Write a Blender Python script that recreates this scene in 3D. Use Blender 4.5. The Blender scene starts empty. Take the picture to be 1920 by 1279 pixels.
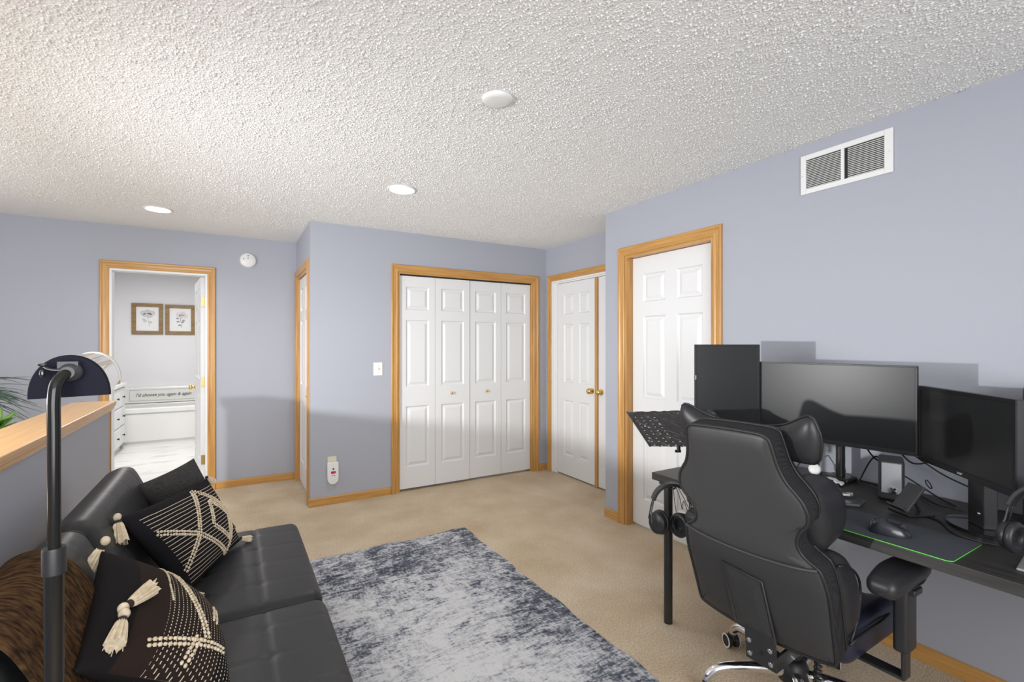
import bpy, bmesh, math, random
from mathutils import Vector, Matrix
random.seed(7)
PI = math.pi
scene = bpy.context.scene
col = scene.collection
# ------------------------------------------------------------------ camera
cam_d = bpy.data.cameras.new('camera'); cam = bpy.data.objects.new('camera', cam_d); col.objects.link(cam)
cam_d.sensor_width = 36; cam_d.lens = 891 / 1920 * 36; cam_d.shift_y = 6.5 / 1920; cam_d.clip_start = .02
YAW = math.atan(526 / 891)
cam.location = (0, 0, 1.386); cam.rotation_euler = (PI / 2, 0, -YAW)
scene.camera = cam
# ------------------------------------------------------------------ world, light, exposure
w = bpy.data.worlds.new('world'); scene.world = w; w.use_nodes = True
w.node_tree.nodes['Background'].inputs[0].default_value = (.80, .88, 1, 1)
w.node_tree.nodes['Background'].inputs[1].default_value = 1.0
vs = scene.view_settings
vs.view_transform = 'Standard'; vs.look = 'None'; vs.gamma = 1; vs.use_curve_mapping = False; vs.exposure = 0.07


def area_light(name, loc, rot, sx, sy, power, color=(1, 1, 1)):
    d = bpy.data.lights.new(name, 'AREA'); d.shape = 'RECTANGLE'; d.size = sx; d.size_y = sy
    d.energy = power; d.color = color
    o = bpy.data.objects.new(name, d); o.location = loc; o.rotation_euler = rot; col.objects.link(o); return o


# added fill light at made-up windows behind the camera and beyond the half wall
area_light('window_daylight', (-.2, -1.83, 1.45), (PI / 2, 0, 0), 2.7, 1.5, 105, (.98, .99, 1))
area_light('stair_window_daylight', (-2.66, 2.6, 1.6), (PI / 2, 0, -PI / 2), 2.4, 1.3, 42, (.98, .99, 1))
# added unseen spot in the stair hall, placed to throw the crisp shadows
pl = bpy.data.lights.new('stair_lamp_bulb', 'SPOT'); pl.energy = 430; pl.shadow_soft_size = .04; pl.color = (1, .995, .99)
pl.spot_size = math.radians(120); pl.spot_blend = 1.0
plo = bpy.data.objects.new('stair_lamp_bulb', pl); plo.location = (-1.84, 1.85, 1.24); col.objects.link(plo)
plo.rotation_euler = Vector((math.cos(math.radians(22)), math.sin(math.radians(22)), -.24)).to_track_quat('-Z', 'Y').to_euler()

# ------------------------------------------------------------------ materials
MATS = {}


def mat(name, color, rough=.6, metal=0., var=None, scale=8., stretch=(1, 1, 1), bump=0., bscale=60., bdist=.002,
        spec=.5, coat=0., detail=4, ramp=(.35, .65), coord='Object', sheen=0.):
    m = bpy.data.materials.new(name); m.use_nodes = True; nt = m.node_tree; b = nt.nodes['Principled BSDF']
    b.inputs['Base Color'].default_value = (*color, 1); b.inputs['Roughness'].default_value = rough
    b.inputs['Metallic'].default_value = metal; b.inputs['Specular IOR Level'].default_value = spec
    b.inputs['Coat Weight'].default_value = coat; b.inputs['Sheen Weight'].default_value = sheen
    if var or bump:
        tc = nt.nodes.new('ShaderNodeTexCoord'); mp = nt.nodes.new('ShaderNodeMapping')
        mp.inputs['Scale'].default_value = stretch; nt.links.new(tc.outputs[coord], mp.inputs[0])
    if var:
        n = nt.nodes.new('ShaderNodeTexNoise'); n.inputs['Scale'].default_value = scale; n.inputs['Detail'].default_value = detail
        nt.links.new(mp.outputs[0], n.inputs[0])
        r = nt.nodes.new('ShaderNodeValToRGB'); r.color_ramp.elements[0].position = ramp[0]; r.color_ramp.elements[1].position = ramp[1]
        r.color_ramp.elements[0].color = (*color, 1); r.color_ramp.elements[1].color = (*var, 1)
        nt.links.new(n.outputs[0], r.inputs[0]); nt.links.new(r.outputs[0], b.inputs['Base Color'])
    if bump:
        n2 = nt.nodes.new('ShaderNodeTexNoise'); n2.inputs['Scale'].default_value = bscale; n2.inputs['Detail'].default_value = 3
        nt.links.new(mp.outputs[0], n2.inputs[0])
        bp = nt.nodes.new('ShaderNodeBump'); bp.inputs['Strength'].default_value = bump; bp.inputs['Distance'].default_value = bdist
        nt.links.new(n2.outputs[0], bp.inputs['Height']); nt.links.new(bp.outputs[0], b.inputs['Normal'])
    MATS[name] = m
    return m


paint = mat('lavender_paint', (.378, .394, .448), .55, bump=.12, bscale=220, bdist=.001)
white_paint = mat('white_paint', (.78, .785, .79), .45)
bath_paint = mat('bath_paint', (.74, .74, .76), .6)
door_white = mat('door_white', (.74, .745, .75), .38, bump=.05, bscale=90, stretch=(6, 6, .6), bdist=.0008)
carpet = mat('carpet', (.70, .55, .375), .95, var=(.90, .775, .605), scale=2.6, detail=10, ramp=(.28, .72), bump=1., bscale=210, bdist=.010, spec=.1)
def carpet_tufts(m):
    nt = m.node_tree; b = nt.nodes['Principled BSDF']; src = b.inputs['Base Color'].links[0].from_socket
    tc = nt.nodes.new('ShaderNodeTexCoord'); n = nt.nodes.new('ShaderNodeTexNoise'); n.inputs['Scale'].default_value = 130; n.inputs['Detail'].default_value = 4
    nt.links.new(tc.outputs['Object'], n.inputs[0])
    r = nt.nodes.new('ShaderNodeValToRGB'); r.color_ramp.elements[0].position = .30; r.color_ramp.elements[1].position = .62
    r.color_ramp.elements[0].color = (.62, .55, .46, 1); r.color_ramp.elements[1].color = (1, 1, 1, 1); nt.links.new(n.outputs[0], r.inputs[0])
    mx = nt.nodes.new('ShaderNodeMixRGB'); mx.blend_type = 'MULTIPLY'; mx.inputs[0].default_value = .8
    nt.links.new(src, mx.inputs[1]); nt.links.new(r.outputs[0], mx.inputs[2]); nt.links.new(mx.outputs[0], b.inputs['Base Color'])
carpet_tufts(carpet)
plastic_w = mat('white_plastic', (.78, .78, .77), .4)
plastic_iv = mat('ivory_plastic', (.70, .65, .50), .4)
plastic_b = mat('black_plastic', (.018, .018, .02), .42)
plastic_g = mat('dark_grey_plastic', (.05, .052, .058), .45)
rubber = mat('black_rubber', (.012, .012, .013), .6)
metal_b = mat('black_metal', (.016, .016, .017), .38, metal=.0, coat=.2)
bezel_m = mat('bezel_black', (.012, .012, .014), .42, spec=.3)
gloss_b = mat('black_gloss', (.01, .01, .012), .12, coat=.6)
chrome = mat('chrome', (.80, .80, .82), .12, metal=1)
steel = mat('steel', (.55, .55, .56), .3, metal=1)
brass = mat('brass', (.78, .57, .20), .2, metal=1)
brass_old = mat('aged_brass', (.50, .36, .16), .35, metal=1)
dark = mat('dark_void', (.02, .02, .02), .9)
desk_mat = mat('desk_laminate', (.018, .017, .016), .45, var=(.036, .034, .031), scale=5, stretch=(14, .8, 14), detail=6, bump=.06, bscale=60, bdist=.0006)
leather = mat('futon_leather', (.017, .018, .020), .46, bump=.22, bscale=420, bdist=.0006, spec=.45)
chair_leather = mat('chair_leather', (.034, .033, .033), .45, bump=.2, bscale=500, bdist=.0006, spec=.45)
chair_dark = mat('chair_leather_dark', (.018, .018, .021), .42, bump=.2, bscale=500, bdist=.0006, spec=.45)
seat_navy = mat('seat_navy_leather', (.012, .014, .032), .4, bump=.2, bscale=300, bdist=.0008)
piping_m = mat('piping', (.012, .012, .013), .5)
screen_m = mat('screen', (.016, .017, .018), .33, spec=.32)
fabric_b = mat('black_weave', (.012, .011, .013), .92, var=(.022, .019, .02), scale=90, bump=.7, bscale=500, bdist=.0015, spec=.1)
fabric_g = mat('charcoal_weave', (.042, .041, .041), .92, var=(.075, .072, .069), scale=60, stretch=(1, 1, 6), bump=.6, bscale=420, bdist=.0015, spec=.1)
cream = mat('cream_yarn', (.78, .68, .52), .9, var=(.62, .50, .34), scale=60, bump=.5, bscale=300, bdist=.001, spec=.1)
cord_dark = mat('dark_cord', (.03, .02, .016), .9)
green_edge = mat('green_edge', (.10, .62, .06), .5)
pad_mat = mat('mousepad_cloth', (.060, .066, .078), .85, bump=.3, bscale=900, bdist=.0005, spec=.2)
tub_white = mat('tub_acrylic', (.80, .80, .77), .2, coat=.3)
frame_brown = mat('picture_frame_wood', (.20, .12, .045), .5, var=(.30, .19, .075), scale=9, stretch=(1, 1, 6))
art_white = mat('art_paper', (.82, .82, .82), .7)
art_grey = mat('art_grey_ink', (.58, .58, .60), .8)
art_pink = mat('art_blush_ink', (.72, .68, .68), .8)
art_dark = mat('art_dark_ink', (.36, .36, .38), .8)
leaf_g = mat('palm_leaf', (.035, .085, .05), .45, var=(.06, .12, .07), scale=14)
leaf_b = mat('broad_leaf', (.10, .26, .03), .4, var=(.20, .40, .05), scale=20)
pot_mat = mat('clay_pot', (.35, .33, .31), .6)
red_led = mat('red_display', (.35, .01, .04), .3)
ink = mat('black_ink', (.03, .03, .03), .6)
light_print = mat('light_print', (.62, .63, .65), .4)
silver_mesh = mat('silver_grille', (.52, .53, .56), .45, metal=.3, bump=.4, bscale=900, bdist=.0005)
tissue_wood = mat('tissue_box_wood', (.26, .17, .075), .5, var=(.36, .25, .12), scale=14)
shade_white = mat('lamp_shade_white', (.70, .69, .66), .16, coat=.5)
cap_navy = mat('lamp_cap_navy', (.004, .0045, .013), .55, spec=.12)


def wood(name, axis, c1=(.42, .205, .055), c2=(.60, .33, .10)):
    st = {'x': (.5, 9, 9), 'y': (9, .5, 9), 'z': (9, 9, .5)}[axis]
    m = mat(name, c1, .34, var=c2, scale=5.5, stretch=st, detail=7, ramp=(.3, .7), coat=.15)
    return m


oak_x, oak_y, oak_z = wood('oak_x', 'x'), wood('oak_y', 'y'), wood('oak_z', 'z')
cap_oak = wood('cap_oak', 'y', (.54, .29, .095), (.66, .385, .145))


def popcorn_material():
    m = bpy.data.materials.new('popcorn_ceiling'); m.use_nodes = True; nt = m.node_tree; b = nt.nodes['Principled BSDF']
    b.inputs['Base Color'].default_value = (.88, .88, .87, 1); b.inputs['Roughness'].default_value = .95
    b.inputs['Specular IOR Level'].default_value = .1
    tc = nt.nodes.new('ShaderNodeTexCoord')
    v = nt.nodes.new('ShaderNodeTexVoronoi'); v.inputs['Scale'].default_value = 105; v.inputs['Randomness'].default_value = 1
    n = nt.nodes.new('ShaderNodeTexNoise'); n.inputs['Scale'].default_value = 170; n.inputs['Detail'].default_value = 4
    nt.links.new(tc.outputs['Object'], v.inputs['Vector']); nt.links.new(tc.outputs['Object'], n.inputs['Vector'])
    r = nt.nodes.new('ShaderNodeMapRange'); r.inputs[1].default_value = .0; r.inputs[2].default_value = .62; r.inputs[3].default_value = 1; r.inputs[4].default_value = 0
    nt.links.new(v.outputs['Distance'], r.inputs[0])
    a = nt.nodes.new('ShaderNodeMath'); a.operation = 'MULTIPLY_ADD'; a.inputs[1].default_value = 1.3
    nt.links.new(n.outputs[0], a.inputs[0]); nt.links.new(r.outputs[0], a.inputs[2])
    bp = nt.nodes.new('ShaderNodeBump'); bp.inputs['Strength'].default_value = .5; bp.inputs['Distance'].default_value = .0045
    nt.links.new(a.outputs[0], bp.inputs['Height']); nt.links.new(bp.outputs[0], b.inputs['Normal'])
    return m


def rug_material():
    m = bpy.data.materials.new('distressed_rug'); m.use_nodes = True; nt = m.node_tree; b = nt.nodes['Principled BSDF']
    b.inputs['Roughness'].default_value = .95; b.inputs['Specular IOR Level'].default_value = .1
    tc = nt.nodes.new('ShaderNodeTexCoord')

    def noise(scale, st, det, dist=0.):
        mp = nt.nodes.new('ShaderNodeMapping'); mp.inputs['Scale'].default_value = st
        n = nt.nodes.new('ShaderNodeTexNoise'); n.inputs['Scale'].default_value = scale; n.inputs['Detail'].default_value = det
        n.inputs['Distortion'].default_value = dist; n.inputs['Roughness'].default_value = .68
        nt.links.new(tc.outputs['Object'], mp.inputs[0]); nt.links.new(mp.outputs[0], n.inputs[0]); return n.outputs[0]

    def math_(op, a, bb, c=None):
        k = nt.nodes.new('ShaderNodeMath'); k.operation = op
        for i, q in enumerate((a, bb, c)):
            if q is None: continue
            if isinstance(q, float): k.inputs[i].default_value = q
            else: nt.links.new(q, k.inputs[i])
        return k.outputs[0]
    big = noise(1.7, (1, 1, 1), 3); mid = noise(11, (1, 1.8, 1), 8, 1.2); xl = noise(38, (.5, 2.2, 1), 6, .5); yl = noise(46, (2.0, .6, 1), 6, .5)
    sp_ = nt.nodes.new('ShaderNodeSeparateXYZ'); nt.links.new(tc.outputs['Object'], sp_.inputs[0])
    bord = nt.nodes.new('ShaderNodeMapRange'); bord.interpolation_type = 'SMOOTHSTEP'; bord.inputs[1].default_value = 2.2; bord.inputs[2].default_value = 3.2; nt.links.new(sp_.outputs[1], bord.inputs[0])
    bord2 = nt.nodes.new('ShaderNodeMapRange'); bord2.interpolation_type = 'SMOOTHSTEP'; bord2.inputs[1].default_value = 1.2; bord2.inputs[2].default_value = 1.5; nt.links.new(sp_.outputs[0], bord2.inputs[0])
    s = math_('MULTIPLY_ADD', big, .75, math_('MULTIPLY', mid, .75))
    s = math_('MULTIPLY_ADD', xl, .70, s); s = math_('MULTIPLY_ADD', yl, .55, s)
    s = math_('MULTIPLY_ADD', bord.outputs[0], -.13, s); s = math_('MULTIPLY_ADD', bord2.outputs[0], -.055, s)
    r = nt.nodes.new('ShaderNodeValToRGB'); cr = r.color_ramp
    mr = nt.nodes.new('ShaderNodeMapRange'); mr.inputs[1].default_value = 1.02; mr.inputs[2].default_value = 1.56
    nt.links.new(s, mr.inputs[0]); nt.links.new(mr.outputs[0], r.inputs[0])
    cr.elements[0].position = .12; cr.elements[0].color = (.055, .062, .085, 1)
    cr.elements[1].position = .86; cr.elements[1].color = (.66, .66, .67, 1)
    for p, c in ((.34, (.12, .13, .16, 1)), (.47, (.30, .31, .345, 1)), (.62, (.50, .51, .54, 1))):
        e = cr.elements.new(p); e.color = c
    nt.links.new(r.outputs[0], b.inputs['Base Color'])
    bp = nt.nodes.new('ShaderNodeBump'); bp.inputs['Strength'].default_value = .6; bp.inputs['Distance'].default_value = .003
    nt.links.new(noise(320, (1, 1, 1), 2), bp.inputs['Height']); nt.links.new(bp.outputs[0], b.inputs['Normal'])
    return m


def marble_material():
    m = mat('marble_vinyl', (.80, .79, .77), .25, var=(.50, .49, .48), scale=3.4, stretch=(1, 2.2, 1), detail=9, ramp=(.52, .80))
    return m


def emission(name, color, s):
    m = bpy.data.materials.new(name); m.use_nodes = True; nt = m.node_tree
    e = nt.nodes.new('ShaderNodeEmission'); e.inputs[0].default_value = (*color, 1); e.inputs[1].default_value = s
    nt.links.new(e.outputs[0], nt.nodes['Material Output'].inputs[0]); return m


def mesh_band_material():
    m = bpy.data.materials.new('chair_air_mesh'); m.use_nodes = True; nt = m.node_tree; b = nt.nodes['Principled BSDF']
    b.inputs['Base Color'].default_value = (.010, .011, .013, 1); b.inputs['Roughness'].default_value = .85; b.inputs['Specular IOR Level'].default_value = .2
    tc = nt.nodes.new('ShaderNodeTexCoord'); v = nt.nodes.new('ShaderNodeTexVoronoi'); v.inputs['Scale'].default_value = 330; v.inputs['Randomness'].default_value = .15
    nt.links.new(tc.outputs['Object'], v.inputs[0])
    r = nt.nodes.new('ShaderNodeValToRGB'); r.color_ramp.elements[0].color = (.004, .004, .005, 1); r.color_ramp.elements[1].color = (.028, .028, .031, 1)
    r.color_ramp.elements[0].position = .2; r.color_ramp.elements[1].position = .6
    nt.links.new(v.outputs['Distance'], r.inputs[0]); nt.links.new(r.outputs[0], b.inputs['Base Color'])
    bp = nt.nodes.new('ShaderNodeBump'); bp.inputs['Distance'].default_value = .001; nt.links.new(v.outputs['Distance'], bp.inputs['Height']); nt.links.new(bp.outputs[0], b.inputs['Normal'])
    return m


def throw_material():
    m = mat('brown_throw', (.024, .0145, .0095), .95, var=(.135, .073, .033), scale=30, stretch=(1.1, 3.4, 1.1), detail=6, ramp=(.34, .72), bump=.8, bscale=260, bdist=.002, spec=.05)
    return m


def pillow_stripe_material(name, n, dash):
    """woven print: thin cream lines along u; dash = broken lines"""
    m = bpy.data.materials.new(name); m.use_nodes = True; nt = m.node_tree; b = nt.nodes['Principled BSDF']
    b.inputs['Roughness'].default_value = .92; b.inputs['Specular IOR Level'].default_value = .1
    tc = nt.nodes.new('ShaderNodeTexCoord'); sp = nt.nodes.new('ShaderNodeSeparateXYZ'); nt.links.new(tc.outputs['UV'], sp.inputs[0])

    def mth(op, *a):
        k = nt.nodes.new('ShaderNodeMath'); k.operation = op
        for i, q in enumerate(a):
            if isinstance(q, (int, float)): k.inputs[i].default_value = q
            else: nt.links.new(q, k.inputs[i])
        return k.outputs[0]
    u, v = sp.outputs[0], sp.outputs[1]
    nz = nt.nodes.new('ShaderNodeTexNoise'); nz.inputs['Scale'].default_value = 7; nt.links.new(tc.outputs['UV'], nz.inputs[0])
    vv = mth('ADD', v, mth('MULTIPLY', mth('SUBTRACT', nz.outputs[0], .5), .012))
    fr = mth('FRACT', mth('MULTIPLY', vv, n))
    line = mth('LESS_THAN', mth('ABSOLUTE', mth('SUBTRACT', fr, .5)), .075 if not dash else .11)
    if dash:
        row = mth('FLOOR', mth('MULTIPLY', vv, n))
        d = mth('LESS_THAN', mth('FRACT', mth('ADD', mth('MULTIPLY', u, 46), mth('MULTIPLY', row, .37))), .5)
        line = mth('MULTIPLY', line, d)
        line = mth('MULTIPLY', line, mth('GREATER_THAN', v, .36)); line = mth('MULTIPLY', line, mth('LESS_THAN', v, .97))
    else:
        line = mth('MULTIPLY', line, mth('GREATER_THAN', v, .09)); line = mth('MULTIPLY', line, mth('LESS_THAN', v, .95))
        line = mth('MULTIPLY', line, mth('GREATER_THAN', u, .07)); line = mth('MULTIPLY', line, mth('LESS_THAN', u, .95))
    mx = nt.nodes.new('ShaderNodeMixRGB'); nt.links.new(line, mx.inputs[0])
    mx.inputs[1].default_value = (.013, .012, .014, 1); mx.inputs[2].default_value = (.62, .54, .42, 1)
    if dash:
        m2 = nt.nodes.new('ShaderNodeMixRGB'); m2.inputs[1].default_value = (.013, .011, .012, 1); m2.inputs[2].default_value = (.026, .017, .014, 1)
        nt.links.new(mth('MULTIPLY', mth('GREATER_THAN', v, .17), mth('LESS_THAN', v, .8)), m2.inputs[0]); nt.links.new(m2.outputs[0], mx.inputs[1])
    nt.links.new(mx.outputs[0], b.inputs['Base Color'])
    n2 = nt.nodes.new('ShaderNodeTexNoise'); n2.inputs['Scale'].default_value = 500; nt.links.new(tc.outputs['Object'], n2.inputs[0])
    bp = nt.nodes.new('ShaderNodeBump'); bp.inputs['Strength'].default_value = .6; bp.inputs['Distance'].default_value = .0015
    nt.links.new(n2.outputs[0], bp.inputs['Height']); nt.links.new(bp.outputs[0], b.inputs['Normal'])
    return m


popcorn, rug_m, marble = popcorn_material(), rug_material(), marble_material()
air_mesh, throw_m = mesh_band_material(), throw_material()
lamp_glow = emission('can_light_glow', (1, .98, .95), 9)

# ------------------------------------------------------------------ helpers
ORG = {}


class MB:
    def __init__(s): s.v, s.f, s.uv = [], [], None

    def add(s, vs_, fs, M=None):
        o = len(s.v)
        s.v += [tuple(M @ Vector(p)) if M else tuple(p) for p in vs_]
        s.f += [tuple(i + o for i in f) for f in fs]; return s

    def box(s, x0, x1, y0, y1, z0, z1, M=None):
        return s.add([(x0, y0, z0), (x1, y0, z0), (x1, y1, z0), (x0, y1, z0), (x0, y0, z1), (x1, y0, z1), (x1, y1, z1), (x0, y1, z1)],
                     [(3, 2, 1, 0), (4, 5, 6, 7), (0, 1, 5, 4), (1, 2, 6, 5), (2, 3, 7, 6), (3, 0, 4, 7)], M)

    def tube(s, pts, r, n=10, closed=False, M=None):
        pts = [Vector(p) for p in pts]; k = len(pts)
        rr = r if isinstance(r, (list, tuple)) else [r] * k
        vs_, fs = [], []; up = None
        for i, p in enumerate(pts):
            a = pts[(i - 1) % k] if (closed or i > 0) else p
            c = pts[(i + 1) % k] if (closed or i < k - 1) else p
            t = (c - a).normalized()
            if up is None:
                up = Vector((0, 0, 1)) if abs(t.z) < .9 else Vector((1, 0, 0))
            x = up.cross(t)
            if x.length < 1e-6: x = Vector((1, 0, 0)).cross(t)
            x.normalize(); y = t.cross(x); up = y
            for j in range(n):
                q = 2 * PI * j / n
                vs_.append(p + x * math.cos(q) * rr[i] + y * math.sin(q) * rr[i])
        m_ = k if closed else k - 1
        for i in range(m_):
            for j in range(n):
                a, b = i * n + j, i * n + (j + 1) % n
                c, d = ((i + 1) % k) * n + (j + 1) % n, ((i + 1) % k) * n + j
                fs.append((a, b, c, d))
        if not closed:
            fs.append(tuple(range(n - 1, -1, -1))); fs.append(tuple((k - 1) * n + j for j in range(n)))
        return s.add(vs_, fs, M)

    def lathe(s, prof, n=24, M=None):
        vs_, fs = [], []
        for r, z in prof:
            for j in range(n): vs_.append((r * math.cos(2 * PI * j / n), r * math.sin(2 * PI * j / n), z))
        for i in range(len(prof) - 1):
            for j in range(n):
                fs.append((i * n + j, i * n + (j + 1) % n, (i + 1) * n + (j + 1) % n, (i + 1) * n + j))
        fs.append(tuple(range(n - 1, -1, -1))); fs.append(tuple((len(prof) - 1) * n + j for j in range(n)))
        return s.add(vs_, fs, M)

    def rings(s, rr, cap0=True, cap1=True, M=None):
        """rings of equal point count, lofted"""
        n = len(rr[0]); vs_ = [p for r in rr for p in r]; fs = []
        for i in range(len(rr) - 1):
            for j in range(n):
                fs.append((i * n + j, i * n + (j + 1) % n, (i + 1) * n + (j + 1) % n, (i + 1) * n + j))
        if cap0: fs.append(tuple(range(n - 1, -1, -1)))
        if cap1: fs.append(tuple((len(rr) - 1) * n + j for j in range(n)))
        return s.add(vs_, fs, M)

    def rbox(s, x0, x1, y0, y1, z0, z1, r, step=.03, disp=None, M=None, k=4):
        """rounded box with an even grid; disp(p) may move each point"""
        def ax(a, b):
            m_ = max(1, int(round((b - a - 2 * r) / step)))
            return [a + r * i / k for i in range(k)] + [a + r + (b - a - 2 * r) * i / m_ for i in range(m_)] + [b - r * i / k for i in range(k, -1, -1)]
        X, Y, Z = ax(x0, x1), ax(y0, y1), ax(z0, z1); idx = {}; vs_, fs = [], []

        def vid(i, j, l):
            if (i, j, l) not in idx:
                p = Vector((X[i], Y[j], Z[l]))
                q = Vector((min(max(p.x, x0 + r), x1 - r), min(max(p.y, y0 + r), y1 - r), min(max(p.z, z0 + r), z1 - r)))
                d = p - q
                if d.length > 1e-9: p = q + d.normalized() * r
                if disp: p = Vector(disp(p))
                idx[(i, j, l)] = len(vs_); vs_.append(p)
            return idx[(i, j, l)]
        nx, ny, nz = len(X) - 1, len(Y) - 1, len(Z) - 1
        for i in range(nx):
            for j in range(ny):
                fs.append((vid(i, j, 0), vid(i, j + 1, 0), vid(i + 1, j + 1, 0), vid(i + 1, j, 0)))
                fs.append((vid(i, j, nz), vid(i + 1, j, nz), vid(i + 1, j + 1, nz), vid(i, j + 1, nz)))
        for i in range(nx):
            for l in range(nz):
                fs.append((vid(i, 0, l), vid(i + 1, 0, l), vid(i + 1, 0, l + 1), vid(i, 0, l + 1)))
                fs.append((vid(i, ny, l), vid(i, ny, l + 1), vid(i + 1, ny, l + 1), vid(i + 1, ny, l)))
        for j in range(ny):
            for l in range(nz):
                fs.append((vid(0, j, l), vid(0, j, l + 1), vid(0, j + 1, l + 1), vid(0, j + 1, l)))
                fs.append((vid(nx, j, l), vid(nx, j + 1, l), vid(nx, j + 1, l + 1), vid(nx, j, l + 1)))
        return s.add(vs_, fs, M)

    def ball(s, c, r, sc=(1, 1, 1), n=12, m=8, M=None, R=None):
        vs_, fs = [], []
        for i in range(m + 1):
            a = -PI / 2 + PI * i / m
            for j in range(n):
                b = 2 * PI * j / n
                p = Vector((math.cos(a) * math.cos(b) * r * sc[0], math.cos(a) * math.sin(b) * r * sc[1], math.sin(a) * r * sc[2]))
                if R: p = R @ p
                vs_.append(Vector(c) + p)
        for i in range(m):
            for j in range(n): fs.append((i * n + j, i * n + (j + 1) % n, (i + 1) * n + (j + 1) % n, (i + 1) * n + j))
        return s.add(vs_, fs, M)

    def build(s, name, material, parent=None, smooth=None, bevel=0., org=True, kind=None, label=None, uv=None, seg=2):
        me = bpy.data.meshes.new(name)
        off = Vector(ORG.get(parent.name, (0, 0, 0))) if parent is not None and org else Vector((0, 0, 0))
        me.from_pydata([tuple(Vector(p) - off) for p in s.v], [], s.f); me.materials.append(material)
        if uv:
            ul = me.uv_layers.new(name='uv')
            for l in me.loops: ul.data[l.index].uv = uv[l.vertex_index]
        bm = bmesh.new(); bm.from_mesh(me); bmesh.ops.recalc_face_normals(bm, faces=bm.faces); bm.to_mesh(me); bm.free()
        if smooth is not None:
            me.polygons.foreach_set('use_smooth', [True] * len(me.polygons))
            if smooth < 180: me.set_sharp_from_angle(angle=math.radians(smooth))
        o = bpy.data.objects.new(name, me); col.objects.link(o)
        if parent is not None:
            o.parent = parent; ORG[o.name] = ORG.get(parent.name, (0, 0, 0)) if org else (0, 0, 0)
        if bevel:
            b = o.modifiers.new('bevel', 'BEVEL'); b.width = bevel; b.segments = seg; b.limit_method = 'ANGLE'; b.angle_limit = math.radians(40)
        if kind: o['kind'] = kind
        if label: o['label'] = label
        return o


def tag(o, label, cat, group=None, kind=None):
    o['label'] = label; o['category'] = cat
    if group: o['group'] = group
    if kind: o['kind'] = kind
    return o


def thing(name, loc, label, cat, group=None, rz=0., local=False):
    o = bpy.data.objects.new(name, None); o.empty_display_size = .1; col.objects.link(o); o.location = loc; o.rotation_euler[2] = rz
    ORG[o.name] = (0, 0, 0) if local else tuple(loc)
    return tag(o, label, cat, group)


def struct(o, label, cat):
    o['kind'] = 'structure'; o['label'] = label; o['category'] = cat; return o


def sroot(name, loc, label, cat):
    o = bpy.data.objects.new(name, None); o.empty_display_size = .1; col.objects.link(o); o.location = loc; ORG[o.name] = tuple(loc)
    return struct(o, label, cat)


def bez(pts, n=8):
    """Catmull-Rom through points"""
    P = [Vector(p) for p in pts]; out = []
    for i in range(len(P) - 1):
        p0, p1, p2, p3 = P[max(i - 1, 0)], P[i], P[i + 1], P[min(i + 2, len(P) - 1)]
        for k in range(n):
            t = k / n
            out.append(.5 * ((2 * p1) + (p2 - p0) * t + (2 * p0 - 5 * p1 + 4 * p2 - p3) * t * t + (3 * p1 - p0 - 3 * p2 + p3) * t ** 3))
    out.append(P[-1]); return out


def text_mesh(body, size, extrude=.0006, shear=0.):
    c = bpy.data.curves.new('lettering', 'FONT'); c.body = body; c.size = size; c.extrude = extrude; c.shear = shear
    c.align_x = 'CENTER'; c.align_y = 'CENTER'; c.resolution_u = 3
    o = bpy.data.objects.new('lettering_source', c); col.objects.link(o)
    dg = bpy.context.evaluated_depsgraph_get(); me = bpy.data.meshes.new_from_object(o.evaluated_get(dg))
    b = MB(); b.v = [tuple(v.co) for v in me.vertices]; b.f = [tuple(p.vertices) for p in me.polygons]
    bpy.data.objects.remove(o); bpy.data.curves.remove(c); return b


def mapped(b, F):
    b.v = [tuple(F(*p)) for p in b.v]; return b


# ------------------------------------------------------------------ room shell
CE = 2.44
XR, YR = 2.61, 2.93          # right wall plane and its outer corner
XA = 3.012                   # alcove wall
YC, XC = 4.355, .577         # closet wall plane, closet corner
YB = 5.367                   # wall with the bathroom doorway
XL, YK = -2.7, -1.9          # far left and back
BX0, BX1, BYB = -1.95, .5, 8.85   # bathroom
TH = .12


def wall(name, F, a0, a1, z1, holes, label, th=TH, m=paint):
    """F(a, depth, z) -> world; holes = [(a0, a1, z0, z1)]"""
    b = MB(); cuts = sorted({a0, a1, *[h[0] for h in holes], *[h[1] for h in holes]})
    for p, q in zip(cuts[:-1], cuts[1:]):
        zz = [(0, z1)]
        for h in holes:
            if h[0] <= p + 1e-6 and h[1] >= q - 1e-6:
                zz = [(0, h[2]), (h[3], z1)]
        for z0, z2 in zz:
            if z2 - z0 < 1e-4: continue
            t = MB().box(p, q, 0, th, z0, z2); mapped(t, F); b.add(t.v, t.f)
    return struct(b.build(name, m), label, 'wall')


FR = lambda a, n, z: (XR + n, a, z)        # right wall: n goes into the wall
FA = lambda a, n, z: (XA + n, a, z)
FC = lambda a, n, z: (a, YC + n, z)
FS = lambda a, n, z: (XC + n, a, z)
FB = lambda a, n, z: (a, YB + n, z)

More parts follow.
